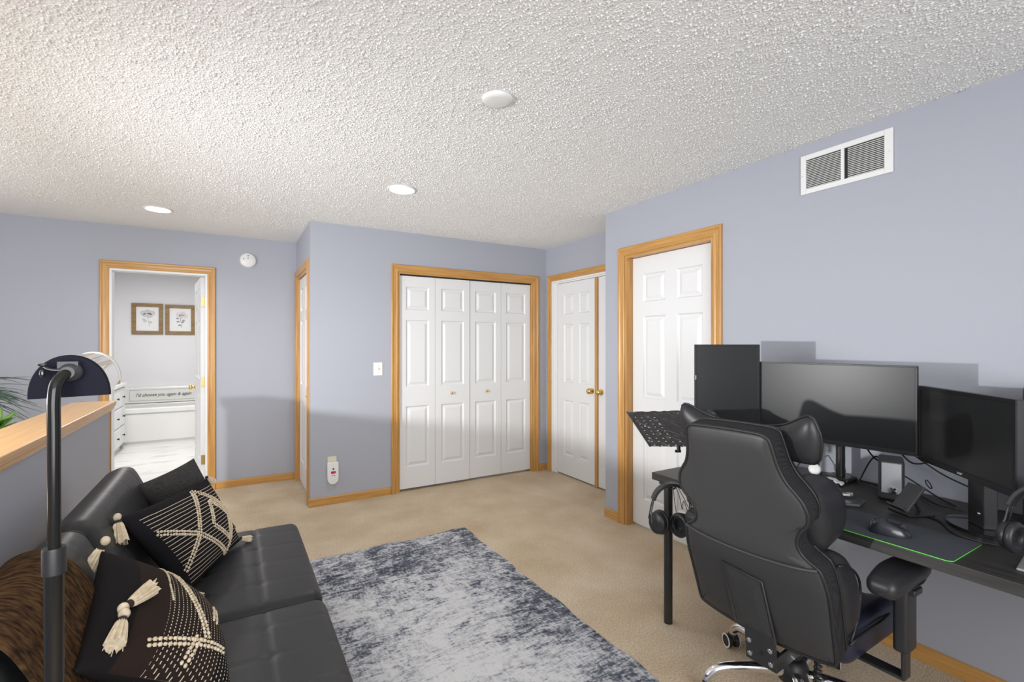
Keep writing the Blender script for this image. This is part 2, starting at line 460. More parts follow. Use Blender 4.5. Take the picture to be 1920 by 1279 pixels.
struct(MB().box(XL - .1, 3.4, YK - .1, YB + .06, -.06, 0).build('floor', carpet), 'beige carpet covering the whole room floor', 'floor')
ceil_b = MB(); ceil_b.box(XL - .1, 3.4, YK - .1, YB + .06, CE, CE + .06)
struct(ceil_b.build('ceiling', popcorn), 'white popcorn textured ceiling over the room', 'ceiling')
def popcorn_grains():
    import numpy as np
    rng = np.random.default_rng(11); N = 105000
    x = rng.uniform(-1.6, 2.6, N); y = rng.uniform(.15, 4.8, N)
    d = np.hypot(x, y); keep = (rng.uniform(0, 1, N) < np.clip(2.6 / d, .25, 1)) & ~((x > .56) & (y > 4.34))
    for cx, cy, cr in ((.995, 3.16, .105), (-.493, 4.585, .105), (.982, 1.786, .075)): keep &= np.hypot(x - cx, y - cy) > cr
    x, y = x[keep], y[keep]; n = len(x)
    r = rng.uniform(.0024, .0060, n); a = rng.uniform(0, 6.283, n); h = r * rng.uniform(.7, 1.4, n); e = rng.uniform(.7, 1.5, n)
    V = np.zeros((n, 5, 3))
    for k in range(4):
        q = a + k * 1.5708; m_ = r * (e if k % 2 else 1 / e)
        V[:, k] = np.stack([x + m_ * np.cos(q), y + m_ * np.sin(q), np.full(n, CE - .0001)], 1)
    V[:, 4] = np.stack([x + rng.normal(0, .25, n) * r, y + rng.normal(0, .25, n) * r, CE - h], 1)
    base = np.arange(n)[:, None] * 5
    F = (base[:, None, :] + np.array([[1, 0, 4], [2, 1, 4], [3, 2, 4], [0, 3, 4]])[None]).reshape(-1)
    me = bpy.data.meshes.new('popcorn_grains'); me.vertices.add(n * 5); me.vertices.foreach_set('co', V.reshape(-1))
    me.loops.add(len(F)); me.loops.foreach_set('vertex_index', F.astype(np.int32)); me.polygons.add(len(F) // 3)
    me.polygons.foreach_set('loop_start', np.arange(0, len(F), 3, dtype=np.int32)); me.polygons.foreach_set('use_smooth', np.ones(len(F) // 3, dtype=bool))
    me.update(); me.validate(); me.materials.append(popcorn_grain_m)
    o = bpy.data.objects.new('popcorn_grains', me); col.objects.link(o); o.parent = bpy.data.objects['ceiling']; o['kind'] = 'stuff'


popcorn_grain_m = mat('popcorn_grain', (.88, .88, .87), .95, spec=.1)
popcorn_grains()
wall('wall_right', FR, YK, YR, CE, [(1.929, 2.708, 0, 2.066)], 'lavender grey wall behind the desk with the six-panel door')
struct(MB().box(XR + TH, XA + .15, YR - TH, YR, 0, CE).build('wall_return', paint), 'short return of the lavender wall beside the double doors', 'wall')
wall('wall_alcove', FA, YR, YC + TH, CE, [(2.98, 4.25, 0, 2.07)], 'lavender grey alcove wall holding the white double doors')
wall('wall_closet', FC, XC, XA, CE, [(1.336, 2.84, 0, 2.067)], 'lavender grey wall around the white bifold closet doors')
wall('wall_closet_side', FS, YC + TH, YB, CE, [(4.50, 5.277, 0, 2.066)], 'narrow side of the closet block with a slim door')
wall('wall_left', FB, XL, XC + TH, CE, [(-.922, -.197, 0, 2.056)], 'lavender grey far wall with the open bathroom doorway')
wall('wall_back', lambda a, n, z: (a, YK - n, z), XL, 2.73, CE, [(-1.55, 1.15, .7, 2.2)], 'lavender grey wall behind the viewpoint with a wide window')
wall('wall_stair', lambda a, n, z: (XL - n, a, z), YK, YB, CE, [(1.4, 3.8, .95, 2.25)], 'lavender grey wall of the stair hall with a window')
struct(MB().box(XC + TH, XA + .13, YC + .7, YC + .74, 0, CE).build('wall_closet_inside', white_paint), 'white inner back of the closet behind the bifold doors', 'wall')
struct(MB().box(XA + .35, XA + .39, 2.8, 4.6, 0, CE).build('wall_alcove_inside', white_paint), 'white inner wall behind the double doors', 'wall')


def added_window(n, F, a0, a1, z0, z1, label):  # made-up unseen windows, framing the added fill lights
    r = sroot('window_%d' % n, F((a0 + a1) / 2, 0, z0), label, 'window')
    for x0, x1, y0, y1 in ((a0, a0 + .05, z0, z1), (a1 - .05, a1, z0, z1), (a0, a1, z0, z0 + .05), (a0, a1, z1 - .05, z1), ((a0 + a1) / 2 - .02, (a0 + a1) / 2 + .02, z0, z1)):
        b = MB().box(x0, x1, -.015, -.045, y0, y1); mapped(b, F); b.build('frame_bar', white_paint, r)


added_window(1, lambda a, n, z: (a, YK + n, z), -1.55, 1.15, .7, 2.2, 'wide white framed window behind the viewpoint')
added_window(2, lambda a, n, z: (XL + n, a, z), 1.4, 3.8, .95, 2.25, 'white framed window of the stair hall')

# bathroom shell
struct(MB().box(BX0 - .1, BX1 + .1, YB + .06, BYB + .1, -.06, .004).build('floor_bathroom', marble), 'white marble-look bathroom floor beyond the doorway', 'floor')
struct(MB().box(BX0 - .1, BX1 + .1, YB + TH, BYB + .1, CE, CE + .06).build('ceiling_bathroom', white_paint), 'smooth white bathroom ceiling', 'ceiling')
struct(MB().box(BX0 - .1, BX1 + .1, BYB, BYB + .1, 0, CE).build('wall_bathroom_end', bath_paint), 'pale bathroom wall above the tub with two pictures', 'wall')
struct(MB().box(BX0 - .1, BX0, YB + TH, BYB, 0, CE).build('wall_bathroom_left', bath_paint), 'pale bathroom wall behind the vanity', 'wall')
struct(MB().box(BX1, BX1 + .1, YB + TH, BYB, 0, CE).build('wall_bathroom_right', bath_paint), 'pale bathroom wall on the tub side', 'wall')
area_light('bathroom_ceiling_lamp', (-.75, 7.0, 2.40), (0, 0, 0), .35, .35, 40, (1, .98, .95))
bl = thing('bathroom_ceiling_light', (-.75, 7.0, 2.44), 'flat round white ceiling light in the bathroom', 'light')
MB().lathe([(.001, 2.405), (.16, 2.41), (.19, 2.425), (.19, 2.44)], 28).build('diffuser', plastic_w, bl, smooth=40, org=False).location = (0, 0, -2.44)

# ---------------- half wall with wooden cap
HX0, HX1, HY1, HZ = -.842, -.628, 3.875, 1.03
struct(MB().box(HX0 + .035, HX1 - .03, YK, HY1 - .02, 0, HZ - .055).build('wall_half', paint), 'low lavender grey half wall behind the futon', 'wall')
hc = sroot('trim_1', (HX1, HY1, HZ), 'wide oak cap board with moulding on the half wall', 'trim')
MB().box(HX0, HX1, YK + .01, HY1, HZ - .02, HZ).build('cap_board', cap_oak, hc, bevel=.004)
for sx, name in ((1, 'cap_moulding'), (-1, 'cap_moulding')):
    prof = [(-.03, -.062), (-.022, -.062), (-.018, -.052), (-.010, -.048), (-.010, -.036), (-.003, -.030), (-.003, -.0205), (-.03, -.0205)]
    b = MB(); xe = HX1 if sx > 0 else HX0
    b.rings([[(xe + sx * x, y, HZ + z) for x, z in prof] for y in (YK + .01, HY1 - .003)]); b.build(name, cap_oak, hc, bevel=.0015)
MB().box(HX0 + .03, HX1 - .024, HY1 - .02, HY1 - .006, 0, HZ - .062).build('end_trim', oak_z, hc, bevel=.002)


# ---------------- baseboards
def baseboard(name, F, a0, a1, label, m):
    b = MB(); pr = [(0, 0), (-.013, 0), (-.013, .058), (-.009, .066), (-.003, .070), (0, .070)]
    b.rings([[F(a, n, z) for n, z in pr] for a in (a0, a1)])
    struct(b.build(name, m, bevel=.0015), label, 'baseboard')


baseboard('baseboard_right', FR, YK, 1.862, 'oak baseboard under the desk on the right wall', oak_y)
baseboard('baseboard_right_corner', FR, 2.775, YR + .0, 'short oak baseboard between the six-panel door and the corner', oak_y)
baseboard('baseboard_closet', FC, XC - .012, 1.268, 'oak baseboard left of the bifold closet', oak_x)
baseboard('baseboard_closet_end', FC, 2.907, XA, 'short oak baseboard right of the bifold closet', oak_x)
baseboard('baseboard_left', FB, -.13, XC - .012, 'oak baseboard right of the bathroom doorway', oak_x)
baseboard('baseboard_left_hall', FB, XL, -.99, 'oak baseboard in the stair hall', oak_x)
baseboard('baseboard_closet_side', FS, YC, 4.43, 'oak baseboard at the closet corner', oak_y)

# ---------------- casings
CPROF = [(0, 0), (0, -.009), (.006, -.012), (.016, -.012), (.022, -.010), (.040, -.012), (.050, -.017), (.060, -.018), (.065, -.014), (.065, 0)]


def casing(n, F, a0, a1, zt, label, mh, jamb=.118, jm=None, legs=(True, True)):
    """mitred casing round an opening a0..a1 (inner edges), head at zt, plus jamb lining"""
    r = sroot('trim_%d' % n, F(a0, 0, 0), label, 'door trim')
    for side, a in ((0, a0), (1, a1)):
        if not legs[side]: continue
        s = -1 if side == 0 else 1
        b = MB(); b.rings([[F(a + s * w_, n_, 0) for w_, n_ in CPROF], [F(a + s * w_, n_, zt + w_) for w_, n_ in CPROF]])
        b.build('casing_leg', oak_z, r, bevel=.001)
    b = MB(); b.rings([[F(a0 - w_, n_, zt + w_) for w_, n_ in CPROF], [F(a1 + w_, n_, zt + w_) for w_, n_ in CPROF]])
    b.build('casing_head', mh, r, bevel=.001)
    jv, jh = (oak_z, mh) if jm is None else (jm, jm)
    for side, a in ((0, a0), (1, a1)):
        s = 1 if side == 0 else -1
        b = MB().box(min(a - s * .001, a + s * .018), max(a - s * .001, a + s * .018), -.001, jamb, 0, zt); mapped(b, F); b.build('jamb', jv, r)
    b = MB().box(a0 + .018, a1 - .018, -.001, jamb, zt - .018, zt + .001); mapped(b, F); b.build('jamb_head', jh, r)
    return r


casing(2, FC, 1.336, 2.84, 2.067, 'oak casing around the bifold closet doors', oak_x)
casing(3, FR, 1.929, 2.708, 2.066, 'oak casing around the six-panel door by the desk', oak_y)
casing(4, FA, 2.98, 4.25, 2.070, 'oak casing with white jamb around the double doors', oak_y, jm=white_paint)
casing(5, FB, -.922, -.197, 2.056, 'oak casing around the bathroom doorway', oak_x, jm=white_paint)
casing(6, FS, 4.50, 5.277, 2.066, 'oak casing on the side of the closet block', oak_y)


# ---------------- doors
def leaf(parent, name, F, a0, a1, z0, z1, n0, t, cols, rows, m=door_white, flip=False):
    """panelled slab; front face at depth n0 (room side), thickness t. cols/rows: panel spans as fractions/absolutes"""
    xs = sorted({a0, a1, *[c for q in cols for c in q]}); zs = sorted({z0, z1, *[c for q in rows for c in q]})
    b = MB(); rects = [(c[0], c[1], q[0], q[1]) for c in cols for q in rows]
    for p, q in zip(xs[:-1], xs[1:]):
        for e, f in zip(zs[:-1], zs[1:]):
            if any(r_[0] <= p + 1e-6 and r_[1] >= q - 1e-6 and r_[2] <= e + 1e-6 and r_[3] >= f - 1e-6 for r_ in rects): continue
            b.add([F(p, n0, e), F(q, n0, e), F(q, n0, f), F(p, n0, f)], [(0, 1, 2, 3)])
    b.add([F(a, n, z) for n in (n0, n0 + t) for a, z in ((a0, z0), (a1, z0), (a1, z1), (a0, z1))], [(7, 6, 5, 4), (0, 4, 5, 1), (1, 5, 6, 2), (2, 6, 7, 3), (3, 7, 4, 0)])
    bm_ = b; o = bm_.build(name, m, parent)
    for x0, x1, e, f in rects:
        pr = [(0, 0), (.007, .009), (.012, .013), (.017, .013), (.040, .003), (.044, .002)]
        pb = MB(); pb.rings([[F(x0 + i, n0 + d, e + i), F(x1 - i, n0 + d, e + i), F(x1 - i, n0 + d, f - i), F(x0 + i, n0 + d, f - i)] for i, d in pr], cap0=False)
        pb.build('panel', m, o)
    return o


def knob(parent, F, a, z, n, r, m=brass, name='knob', rose=True):
    """door knob standing out from depth n"""
    b = MB()
    pr = [(r * .95, 0), (r * .95, .004), (r * .55, .008), (r * .33, .012), (r * .33, .024), (r * .75, .030), (r, .040), (r * .96, .050), (r * .7, .058), (r * .2, .061)] if rose else \
         [(r * .5, 0), (r * .42, .010), (r * .8, .014), (r, .021), (r * .85, .029), (r * .3, .033)]
    b.lathe(pr, 20); b.v = [tuple(F(a + p[0], n - p[2], z + p[1])) for p in b.v]
    return b.build(name, m, parent, smooth=50)


def rows6(z0): return [(.25, .90), (1.05, 1.62), (1.735, 1.945)]


# door_1: bifold closet doors
d1 = sroot('door_1', (2.08, YC, 0), 'white four-leaf bifold closet doors with brass knobs', 'door')
edges = [1.358, 1.712, 2.083, 2.088, 2.452, 2.818]
for k, (a0, a1) in enumerate(((1.358, 1.712), (1.715, 2.083), (2.089, 2.452), (2.455, 2.818))):
    n0 = .022 if k < 2 else .030
    mg = .062
    o = leaf(d1, 'leaf', FC, a0, a1, .022, 2.035, n0, .032, [(a0 + mg, a1 - mg)], [(.225, .80), (.985, 1.62), (1.715, 1.935)])
    if k in (1, 2): knob(o, FC, (a0 + a1) / 2 - (.02 if k == 1 else 0), .905, n0, .015, rose=False)
b = MB().box(1.356, 2.82, .02, .07, 2.037, 2.049); mapped(b, FC); b.build('track', dark, d1)

# door_2: six-panel door on the right wall
d2 = sroot('door_2', (XR, 2.318, 0), 'white six-panel door behind the desk corner', 'door')
a0, a1 = 1.951, 2.686; mid = (a0 + a1) / 2
leaf(d2, 'leaf', FR, a0, a1, .02, 2.045, .060, .035, [(a0 + .105, mid - .052), (mid + .052, a1 - .105)], [(.22, .80), (.985, 1.60), (1.705, 1.915)])
b = MB(); b.box(1.947, 1.957, .097, .116, 0, 2.048); b.box(2.68, 2.69, .097, .116, 0, 2.048); b.box(1.947, 2.69, .097, .116, 2.036, 2.048); mapped(b, FR); b.build('stop', oak_z, d2)

# door_3: double doors in the alcove
d3 = sroot('door_3', (XA, 3.53, 0), 'white double doors with oak edge strip and brass knobs', 'door')
for a0, a1, kx in ((3.555, 4.17, 3.605), (3.00, 3.512, 3.470)):
    mid = (a0 + a1) / 2
    w6 = (a1 - a0)
    o = leaf(d3, 'leaf', FA, a0, a1, .015, 2.035, .028, .035, [(a0 + .1, mid - .045), (mid + .045, a1 - .1)], [(.22, .80), (.985, 1.60), (1.705, 1.915)])
    knob(o, FA, kx, .93, .028, .030)
b = MB().box(3.515, 3.552, .012, .06, .012, 2.04); mapped(b, FA); b.build('edge_strip', oak_z, d3, bevel=.003)
b = MB().box(4.172, 4.232, .014, .11, 0, 2.052); mapped(b, FA); b.build('stop', white_paint, d3, bevel=.003)
b = MB().box(2.99, 4.172, .014, .11, 2.038, 2.052); mapped(b, FA); b.build('stop', white_paint, d3, bevel=.003)

# door_4: bathroom door, opened into the bathroom
d4 = sroot('door_4', (-.216, YB + TH, 0), 'white bathroom door standing open, seen edge on', 'door')
ang = math.radians(83)
cx_, cy_ = -.257, YB + .120
FD = lambda a, n, z: (cx_ - math.cos(ang) * a + math.sin(ang) * n, cy_ + math.sin(ang) * a + math.cos(ang) * n, z)
FD2 = lambda a, n, z: FD(a, n, z)
o = leaf(d4, 'leaf', FD2, 0, .69, .02, 2.035, 0, .035, [(.1, .30), (.39, .59)], rows6(0))
knob(o, lambda a, n, z: FD(a, n, z), .635, .93, 0, .028)
for z in (.27, 1.02, 1.80):
    b = MB(); b.box(-.252, -.2185, YB + .1135, YB + .1185, z - .045, z + .045); b.tube([(-.2185, YB + .108, z - .046), (-.2185, YB + .108, z + .046)], .006, 10)
    b.build('hinge', brass_old, d4)

# door_5: slim door on the closet side
d5 = sroot('door_5', (XC, 4.89, 0), 'white panelled door on the side of the closet block', 'door')
for a0, a1 in ((4.522, 4.888), (4.890, 5.257)):
    o = leaf(d5, 'leaf', FS, a0, a1, .022, 2.04, .022, .032, [(a0 + .062, a1 - .062)], [(.225, .80), (.985, 1.62), (1.715, 1.935)])
    if a0 < 4.6: knob(o, FS, 4.56, .93, .022, .014, rose=False)

# ------------------------------------------------------------------ ceiling and wall fittings
def can_light(x, y, label):
    t = thing('recessed_light', (x, y, CE), label, 'light', 'recessed ceiling lights')
    b = MB(); b.lathe([(.078, -.001), (.096, -.001), (.096, -.005), (.090, -.009), (.080, -.006), (.078, -.004)], 36); b.v = [(p[0] + x, p[1] + y, p[2] + CE) for p in b.v]
    b.f = b.f[:-2]; b.f += [(5 * 36 + j, 5 * 36 + (j + 1) % 36, (j + 1) % 36, j) for j in range(36)]
    b.build('trim_ring', plastic_w, t, smooth=40)
    b = MB(); b.lathe([(.079, -.001), (.079, -.005), (.05, -.0062), (.002, -.0065)], 36); b.v = [(p[0] + x, p[1] + y, p[2] + CE) for p in b.v]
    b.build('lens', lamp_glow, t, smooth=40)
    d = bpy.data.lights.new('can_light_beam', 'SPOT'); d.energy = 27; d.spot_size = math.radians(150); d.spot_blend = .9; d.shadow_soft_size = .07; d.color = (1, .98, .95)
    lo = bpy.data.objects.new('can_light_beam', d); lo.location = (x, y, CE - .03); col.objects.link(lo)


can_light(.995, 3.16, 'lit round recessed light in the ceiling before the bifold closet')
can_light(-.493, 4.585, 'lit round recessed light in the ceiling before the bathroom doorway')

t = thing('ceiling_cover', (.982, 1.786, CE), 'round white blank cover plate on the popcorn ceiling', 'cover plate')
b = MB(); b.lathe([(.066, 0), (.066, -.006), (.060, -.013), (.045, -.016), (.002, -.0165)], 40); b.v = [(p[0] + .982, p[1] + 1.786, p[2] + CE) for p in b.v]; b.build('plate', plastic_w, t, smooth=60)
b = MB().lathe([(.004, 0), (.004, -.0015), (.001, -.002)], 8); b.v = [(p[0] + .965, p[1] + 1.735, p[2] + CE - .011) for p in b.v]; b.build('screw', steel, t)

# smoke alarm
t = thing('smoke_alarm', (.141, YB, 2.216), 'round white smoke alarm on the wall right of the bathroom doorway', 'alarm')
b = MB().lathe([(.072, 0), (.072, .012), (.066, .024), (.058, .030), (.002, .031)], 40); b.v = [(.141 + p[0], YB - p[2], 2.216 + p[1]) for p in b.v]; b.build('body', plastic_w, t, smooth=40)
for dx, dz in ((.0, .042), (.0, .018), (-.038, .008)):
    b = MB().lathe([(.0048, 0), (.0048, .003), (.001, .0035)], 10); b.v = [(.141 + dx + p[0], YB - .030 - p[2], 2.216 + dz + p[1]) for p in b.v]; b.build('indicator', plastic_g, t)

# light switch
t = thing('light_switch', (1.151, YC, 1.162), 'white toggle light switch left of the bifold closet', 'switch')
b = MB().box(1.110, 1.192, YC - .006, YC, 1.102, 1.222); b.build('plate', plastic_w, t, bevel=.003)
b = MB().box(1.1455, 1.1565, YC - .016, YC - .005, 1.157, 1.172, Matrix.Translation((0, 0, 0))); b.build('toggle', plastic_iv, t, bevel=.002)
for z in (1.192, 1.132):
    b = MB().lathe([(.003, 0), (.003, .001), (.001, .0015)], 8); b.v = [(1.151 + p[0], YC - .006 - p[2], z + p[1]) for p in b.v]; b.build('screw', steel, t)

# outlet with plugged alarm
t = thing('wall_outlet', (.755, YC, .34), 'ivory wall outlet above the plugged-in alarm', 'outlet')
MB().box(.716, .790, YC - .006, YC, .29, .413).build('plate', plastic_iv, t, bevel=.002)
o = MB().rbox(.735, .771, YC - .009, YC - .004, .352, .385, .002, .03).build('socket', plastic_iv, t, smooth=40)
for dx, z0, z1 in ((-.009, .366, .376), (.007, .368, .376), (-.002, .356, .362)):
    MB().box(.753 + dx, .7555 + dx, YC - .0097, YC - .008, z0, z1).build('slot', dark, o)
t = thing('plug_in_alarm', (.756, YC, .27), 'white plug-in alarm with red display on the closet wall outlet', 'alarm')
out = [(.046, .088), (.046, -.03)] + [(.046 * math.cos(a), -.045 + .052 * -math.sin(a)) for a in [PI * i / 14 for i in range(15)]] + [(-.046, -.03), (-.046, .088), (-.038, .098), (.038, .098)]
out = [(x, z) for x, z in out]
b = MB(); b.rings([[(.756 + x * s, YC - n, .272 + z * s) for x, z in out] for n, s in ((.008, .97), (.012, 1), (.034, 1), (.040, .95), (.042, .8))]); b.build('body', plastic_w, t, smooth=40)
MB().box(.738, .776, YC - .0435, YC - .040, .272, .292).build('display', red_led, t)
b = text_mesh('0', .02, .0003); mapped(b, lambda x, y, z: (.764 + x, YC - .0438 - z, .282 + y)); b.build('digit', emission('red_digit', (1, .08, .15), 1.2), t)
b = MB().lathe([(.008, 0), (.008, .002), (.002, .0025)], 16); b.v = [(.757 + p[0], YC - .042 - p[2], .312 + p[1]) for p in b.v]; b.build('test_button', plastic_g, t)
b = MB().tube([(.740 + .034 * i / 6, YC - .0425, .250 + .008 * math.sin(PI * i / 6)) for i in range(7)], .0016, 6); b.build('sound_slot', plastic_g, t)

# return air vent
t = thing('air_vent', (XR, 1.188, 2.276), 'white return air grille high on the right wall', 'vent')
VY0, VY1, VZ0, VZ1 = .984, 1.393, 2.176, 2.380
b = MB()
for y0, y1, z0, z1 in ((VY0, VY0 + .034, VZ0, VZ1), (VY1 - .026, VY1, VZ0, VZ1), (VY0 + .034, VY1 - .026, VZ0, VZ0 + .026), (VY0 + .034, VY1 - .026, VZ1 - .026, VZ1)):
    b.box(XR - .010, XR, y0, y1, z0, z1)
b.build('frame', plastic_w, t, bevel=.002)
MB().box(XR - .009, XR - .001, 1.186, 1.200, VZ0 + .026, VZ1 - .026).build('divider', plastic_w, t)
MB().box(XR - .0012, XR - .0002, VY0 + .02, VY1 - .02, VZ0 + .02, VZ1 - .02).build('dark_duct', dark, t)
sl = MB().box(-.006, .0, 0, .1775, -.0011, .0011, Matrix.Rotation(math.radians(-38), 4, 'Y')).build('slat', plastic_w, t, org=False)
sl_mesh = sl.data
for k in range(17):
    z = VZ0 + .032 + k * (VZ1 - VZ0 - .064) / 16
    for y in (VY0 + .034, 1.2):
        o = sl if (k == 0 and y < 1.1) else sl.copy()
        if o is not sl: col.objects.link(o)
        o.parent = t; o.location = (-.003, y - 1.188, z - 2.276)
        o.scale = (1, .152 / .1775 if y < 1.1 else .167 / .1775, 1)
for y in (VY0 + .012, VY1 - .010):
    b = MB().lathe([(.003, 0), (.003, .001), (.001, .0015)], 8); b.v = [(XR - .010 - p[2], y + p[0], 2.272 + p[1]) for p in b.v]; b.build('screw', steel, t)

# made-up stand under the added spot in the stair hall
t = thing('stand_lamp', (-1.84, 1.85, 1.12), 'slim black stand lamp in the stair hall', 'lamp')
MB().tube([(-1.84, 1.85, 0), (-1.84, 1.85, 1.16)], .012, 12).build('pole', metal_b, t)
b = MB().lathe([(.12, 0), (.12, .012), (.02, .02)], 28); b.v = [(p[0] - 1.84, p[1] + 1.85, p[2]) for p in b.v]; b.build('base', metal_b, t, smooth=40)
b = MB().lathe([(.018, 1.15), (.022, 1.16), (.022, 1.183), (.01, 1.186)], 16); b.v = [(p[0] - 1.84, p[1] + 1.85, p[2]) for p in b.v]; b.build('socket', metal_b, t, smooth=40)

# ------------------------------------------------------------------ bathroom things
t = thing('bathtub', (-.75, 8.1, 0), 'white built-in bathtub with panelled apron in the bathroom', 'bathtub')
b = MB(); b.box(BX0 + .005, BX1 - .005, 8.10, 8.16, .07, .45); b.build('apron', tub_white, t, bevel=.008)
MB().box(BX0 + .005, BX1 - .005, 8.12, 8.16, .0, .07).build('plinth', tub_white, t)
b = MB()
for x0, x1, y0, y1 in ((BX0 + .005, BX1 - .005, 8.085, 8.20), (BX0 + .005, BX1 - .005, 8.70, 8.83), (BX0 + .005, BX0 + .13, 8.20, 8.70), (BX1 - .13, BX1 - .005, 8.20, 8.70)): b.box(x0, x1, y0, y1, .45, .52)
b.build('rim', tub_white, t, bevel=.012)
MB().box(BX0 + .13, BX1 - .13, 8.20, 8.70, .12, .16).build('basin', tub_white, t)
t = thing('tub_surround', (-.75, 8.83, .53), 'white ledge panel behind the tub with script lettering', 'panel')
MB().box(BX0 + .005, BX1 - .005, 8.76, 8.845, .525, .755).build('ledge', tub_white, t, bevel=.01)
for x0, x1, z0, z1 in ((-1.275, -.455, .560, .564), (-1.275, -.455, .716, .720), (-1.275, -1.271, .56, .72), (-.459, -.455, .56, .72)):
    MB().box(x0, x1, 8.756, 8.762, z0, z1).build('groove_line', mat('groove_grey', (.45, .45, .43), .5), t)
b = text_mesh("I'd choose you again & again", .068, .001, .35); mapped(b, lambda x, y, z: (-.868 + x * .87, 8.757 - z, .642 + y)); b.build('lettering', ink, t, label='black script lettering')


def picture(x0, x1, z0, z1, label, kind):
    t = thing('framed_picture', ((x0 + x1) / 2, BYB, z0), label, 'picture', 'flower pictures above the tub')
    fw = .052
    for a, c, e, f in ((x0, x1, z0, z0 + fw), (x0, x1, z1 - fw, z1), (x0, x0 + fw, z0 + fw, z1 - fw), (x1 - fw, x1, z0 + fw, z1 - fw)):
        MB().box(a, c, BYB - .028, BYB - .002, e, f).build('frame_bar', frame_brown, t, bevel=.003)
    MB().box(x0 + fw * .9, x1 - fw * .9, BYB - .012, BYB - .004, z0 + fw * .9, z1 - fw * .9).build('print', art_white, t)
    cx, cz = (x0 + x1) / 2, (z0 + z1) / 2; Y = BYB - .0128
    fl = MB(); st = MB()
    if kind == 0:
        for dx, dz, r in ((-.05, .085, .038), (.0, .095, .045), (.05, .085, .042), (.022, .06, .045), (-.03, .062, .036)): fl.lathe([(r, 0), (r * .6, .0006)], 16, Matrix.Translation((cx + dx, Y, cz + dz)) @ Matrix.Rotation(PI / 2, 4, 'X'))
        st.tube([(cx + .0, Y, cz + .05), (cx + .012, Y, cz - .03), (cx + .022, Y, cz - .12)], .0035, 6)
        for dx, dz in ((-.045, -.01), (-.03, -.035), (.035, -.05)): st.ball((cx + dx, Y, cz + dz), .022, (1, .04, .8), 10, 6)
    else:
        for dx, dz, r in ((-.02, .075, .04), (.035, .085, .04), (.06, .055, .036), (.01, .06, .04)): fl.lathe([(r, 0), (r * .6, .0006)], 16, Matrix.Translation((cx + dx, Y, cz + dz)) @ Matrix.Rotation(PI / 2, 4, 'X'))
        st.tube([(cx + .01, Y, cz + .05), (cx + .0, Y, cz - .02), (cx + .02, Y, cz - .06), (cx + .01, Y, cz - .12)], .0035, 6)
        for dx, dz in ((-.035, .02), (-.03, -.03), (.03, -.035), (.04, -.01), (-.01, -.085)): st.ball((cx + dx, Y, cz + dz), .02, (1, .04, .7), 10, 6)
    fl.build('flower', art_grey if kind == 0 else art_pink, t); st.build('stem', art_grey if kind == 0 else art_dark, t)


picture(-1.261, -.887, 1.536, 1.996, 'brown framed grey flower print, left one above the tub', 0)
picture(-.861, -.485, 1.536, 1.99, 'brown framed flower print with dark leaves, right one above the tub', 1)

t = thing('bathroom_vanity', (-1.5, 7.4, 0), 'white bathroom vanity with black drawer knobs beside the tub', 'cabinet')
MB().box(-1.93, -1.235, 6.6, 8.06, .08, .84).build('body', white_paint, t)
MB().box(-1.93, -1.27, 6.62, 8.04, 0, .08).build('plinth', white_paint, t)
MB().box(-1.94, -1.20, 6.58, 8.07, .84, .885).build('worktop', tub_white, t, bevel=.006)
for z0, z1 in ((.10, .33), (.345, .575), (.59, .825)):
    for y0, y1 in ((7.35, 7.69), (7.705, 8.045)):
        o = MB().box(-1.238, -1.215, y0, y1, z0, z1).build('drawer', white_paint, t, bevel=.004)
        b = MB().lathe([(.007, 0), (.006, .01), (.014, .016), (.014, .022), (.004, .026)], 14); b.v = [(-1.215 + p[2], (y0 + y1) / 2 + p[0], (z0 + z1) / 2 + p[1]) for p in b.v]; b.build('knob', metal_b, o, smooth=40)
t = thing('tissue_box', (-1.30, 7.9, .885), 'brown wooden tissue box on the bathroom vanity', 'tissue box')
MB().box(-1.37, -1.235, 7.72, 7.86, .886, 1.05).build('body', tissue_wood, t, bevel=.004)
MB().box(-1.234, -1.2325, 7.76, 7.82, .955, .99).build('slot', dark, t)

# ------------------------------------------------------------------ plant in the stair hall
t = thing('potted_palm', (-1.72, 4.75, 0), 'dark green palm in a pot behind the half wall', 'plant')
b = MB().lathe([(.12, 0), (.16, .28), (.17, .30), (.15, .30), (.14, .27)], 28); b.v = [(p[0] - 1.72, p[1] + 4.75, p[2]) for p in b.v]; b.build('pot', pot_mat, t, smooth=40)
MB().tube(bez([(-1.72, 4.75, .26), (-1.70, 4.74, .6), (-1.69, 4.73, 1.02)]), .018, 8).build('stem', pot_mat, t, smooth=60)


def blade(base, d, length, width, droop, m, parent, name='leaf'):
    base = Vector(base); d = Vector(d).normalized(); sd = d.cross(Vector((0, 0, 1))).normalized(); vs_, fs = [], []; n = 10
    for i in range(n + 1):
        s = i / n; p = base + d * length * s + Vector((0, 0, -droop * s * s)); wd = width * math.sin(PI * min(1, .08 + s * .92)) ** .7 * (1 - .3 * s)
        for k in (-1, 0, 1): vs_.append(p + sd * wd * k + Vector((0, 0, (-.25 * wd if k else 0))))
    for i in range(n):
        for k in range(2): fs.append((i * 3 + k, i * 3 + k + 1, i * 3 + k + 4, i * 3 + k + 3))
    b = MB(); b.add(vs_, fs); o = b.build(name, m, parent, smooth=180)
    s_ = o.modifiers.new('thick', 'SOLIDIFY'); s_.thickness = .0015; return o


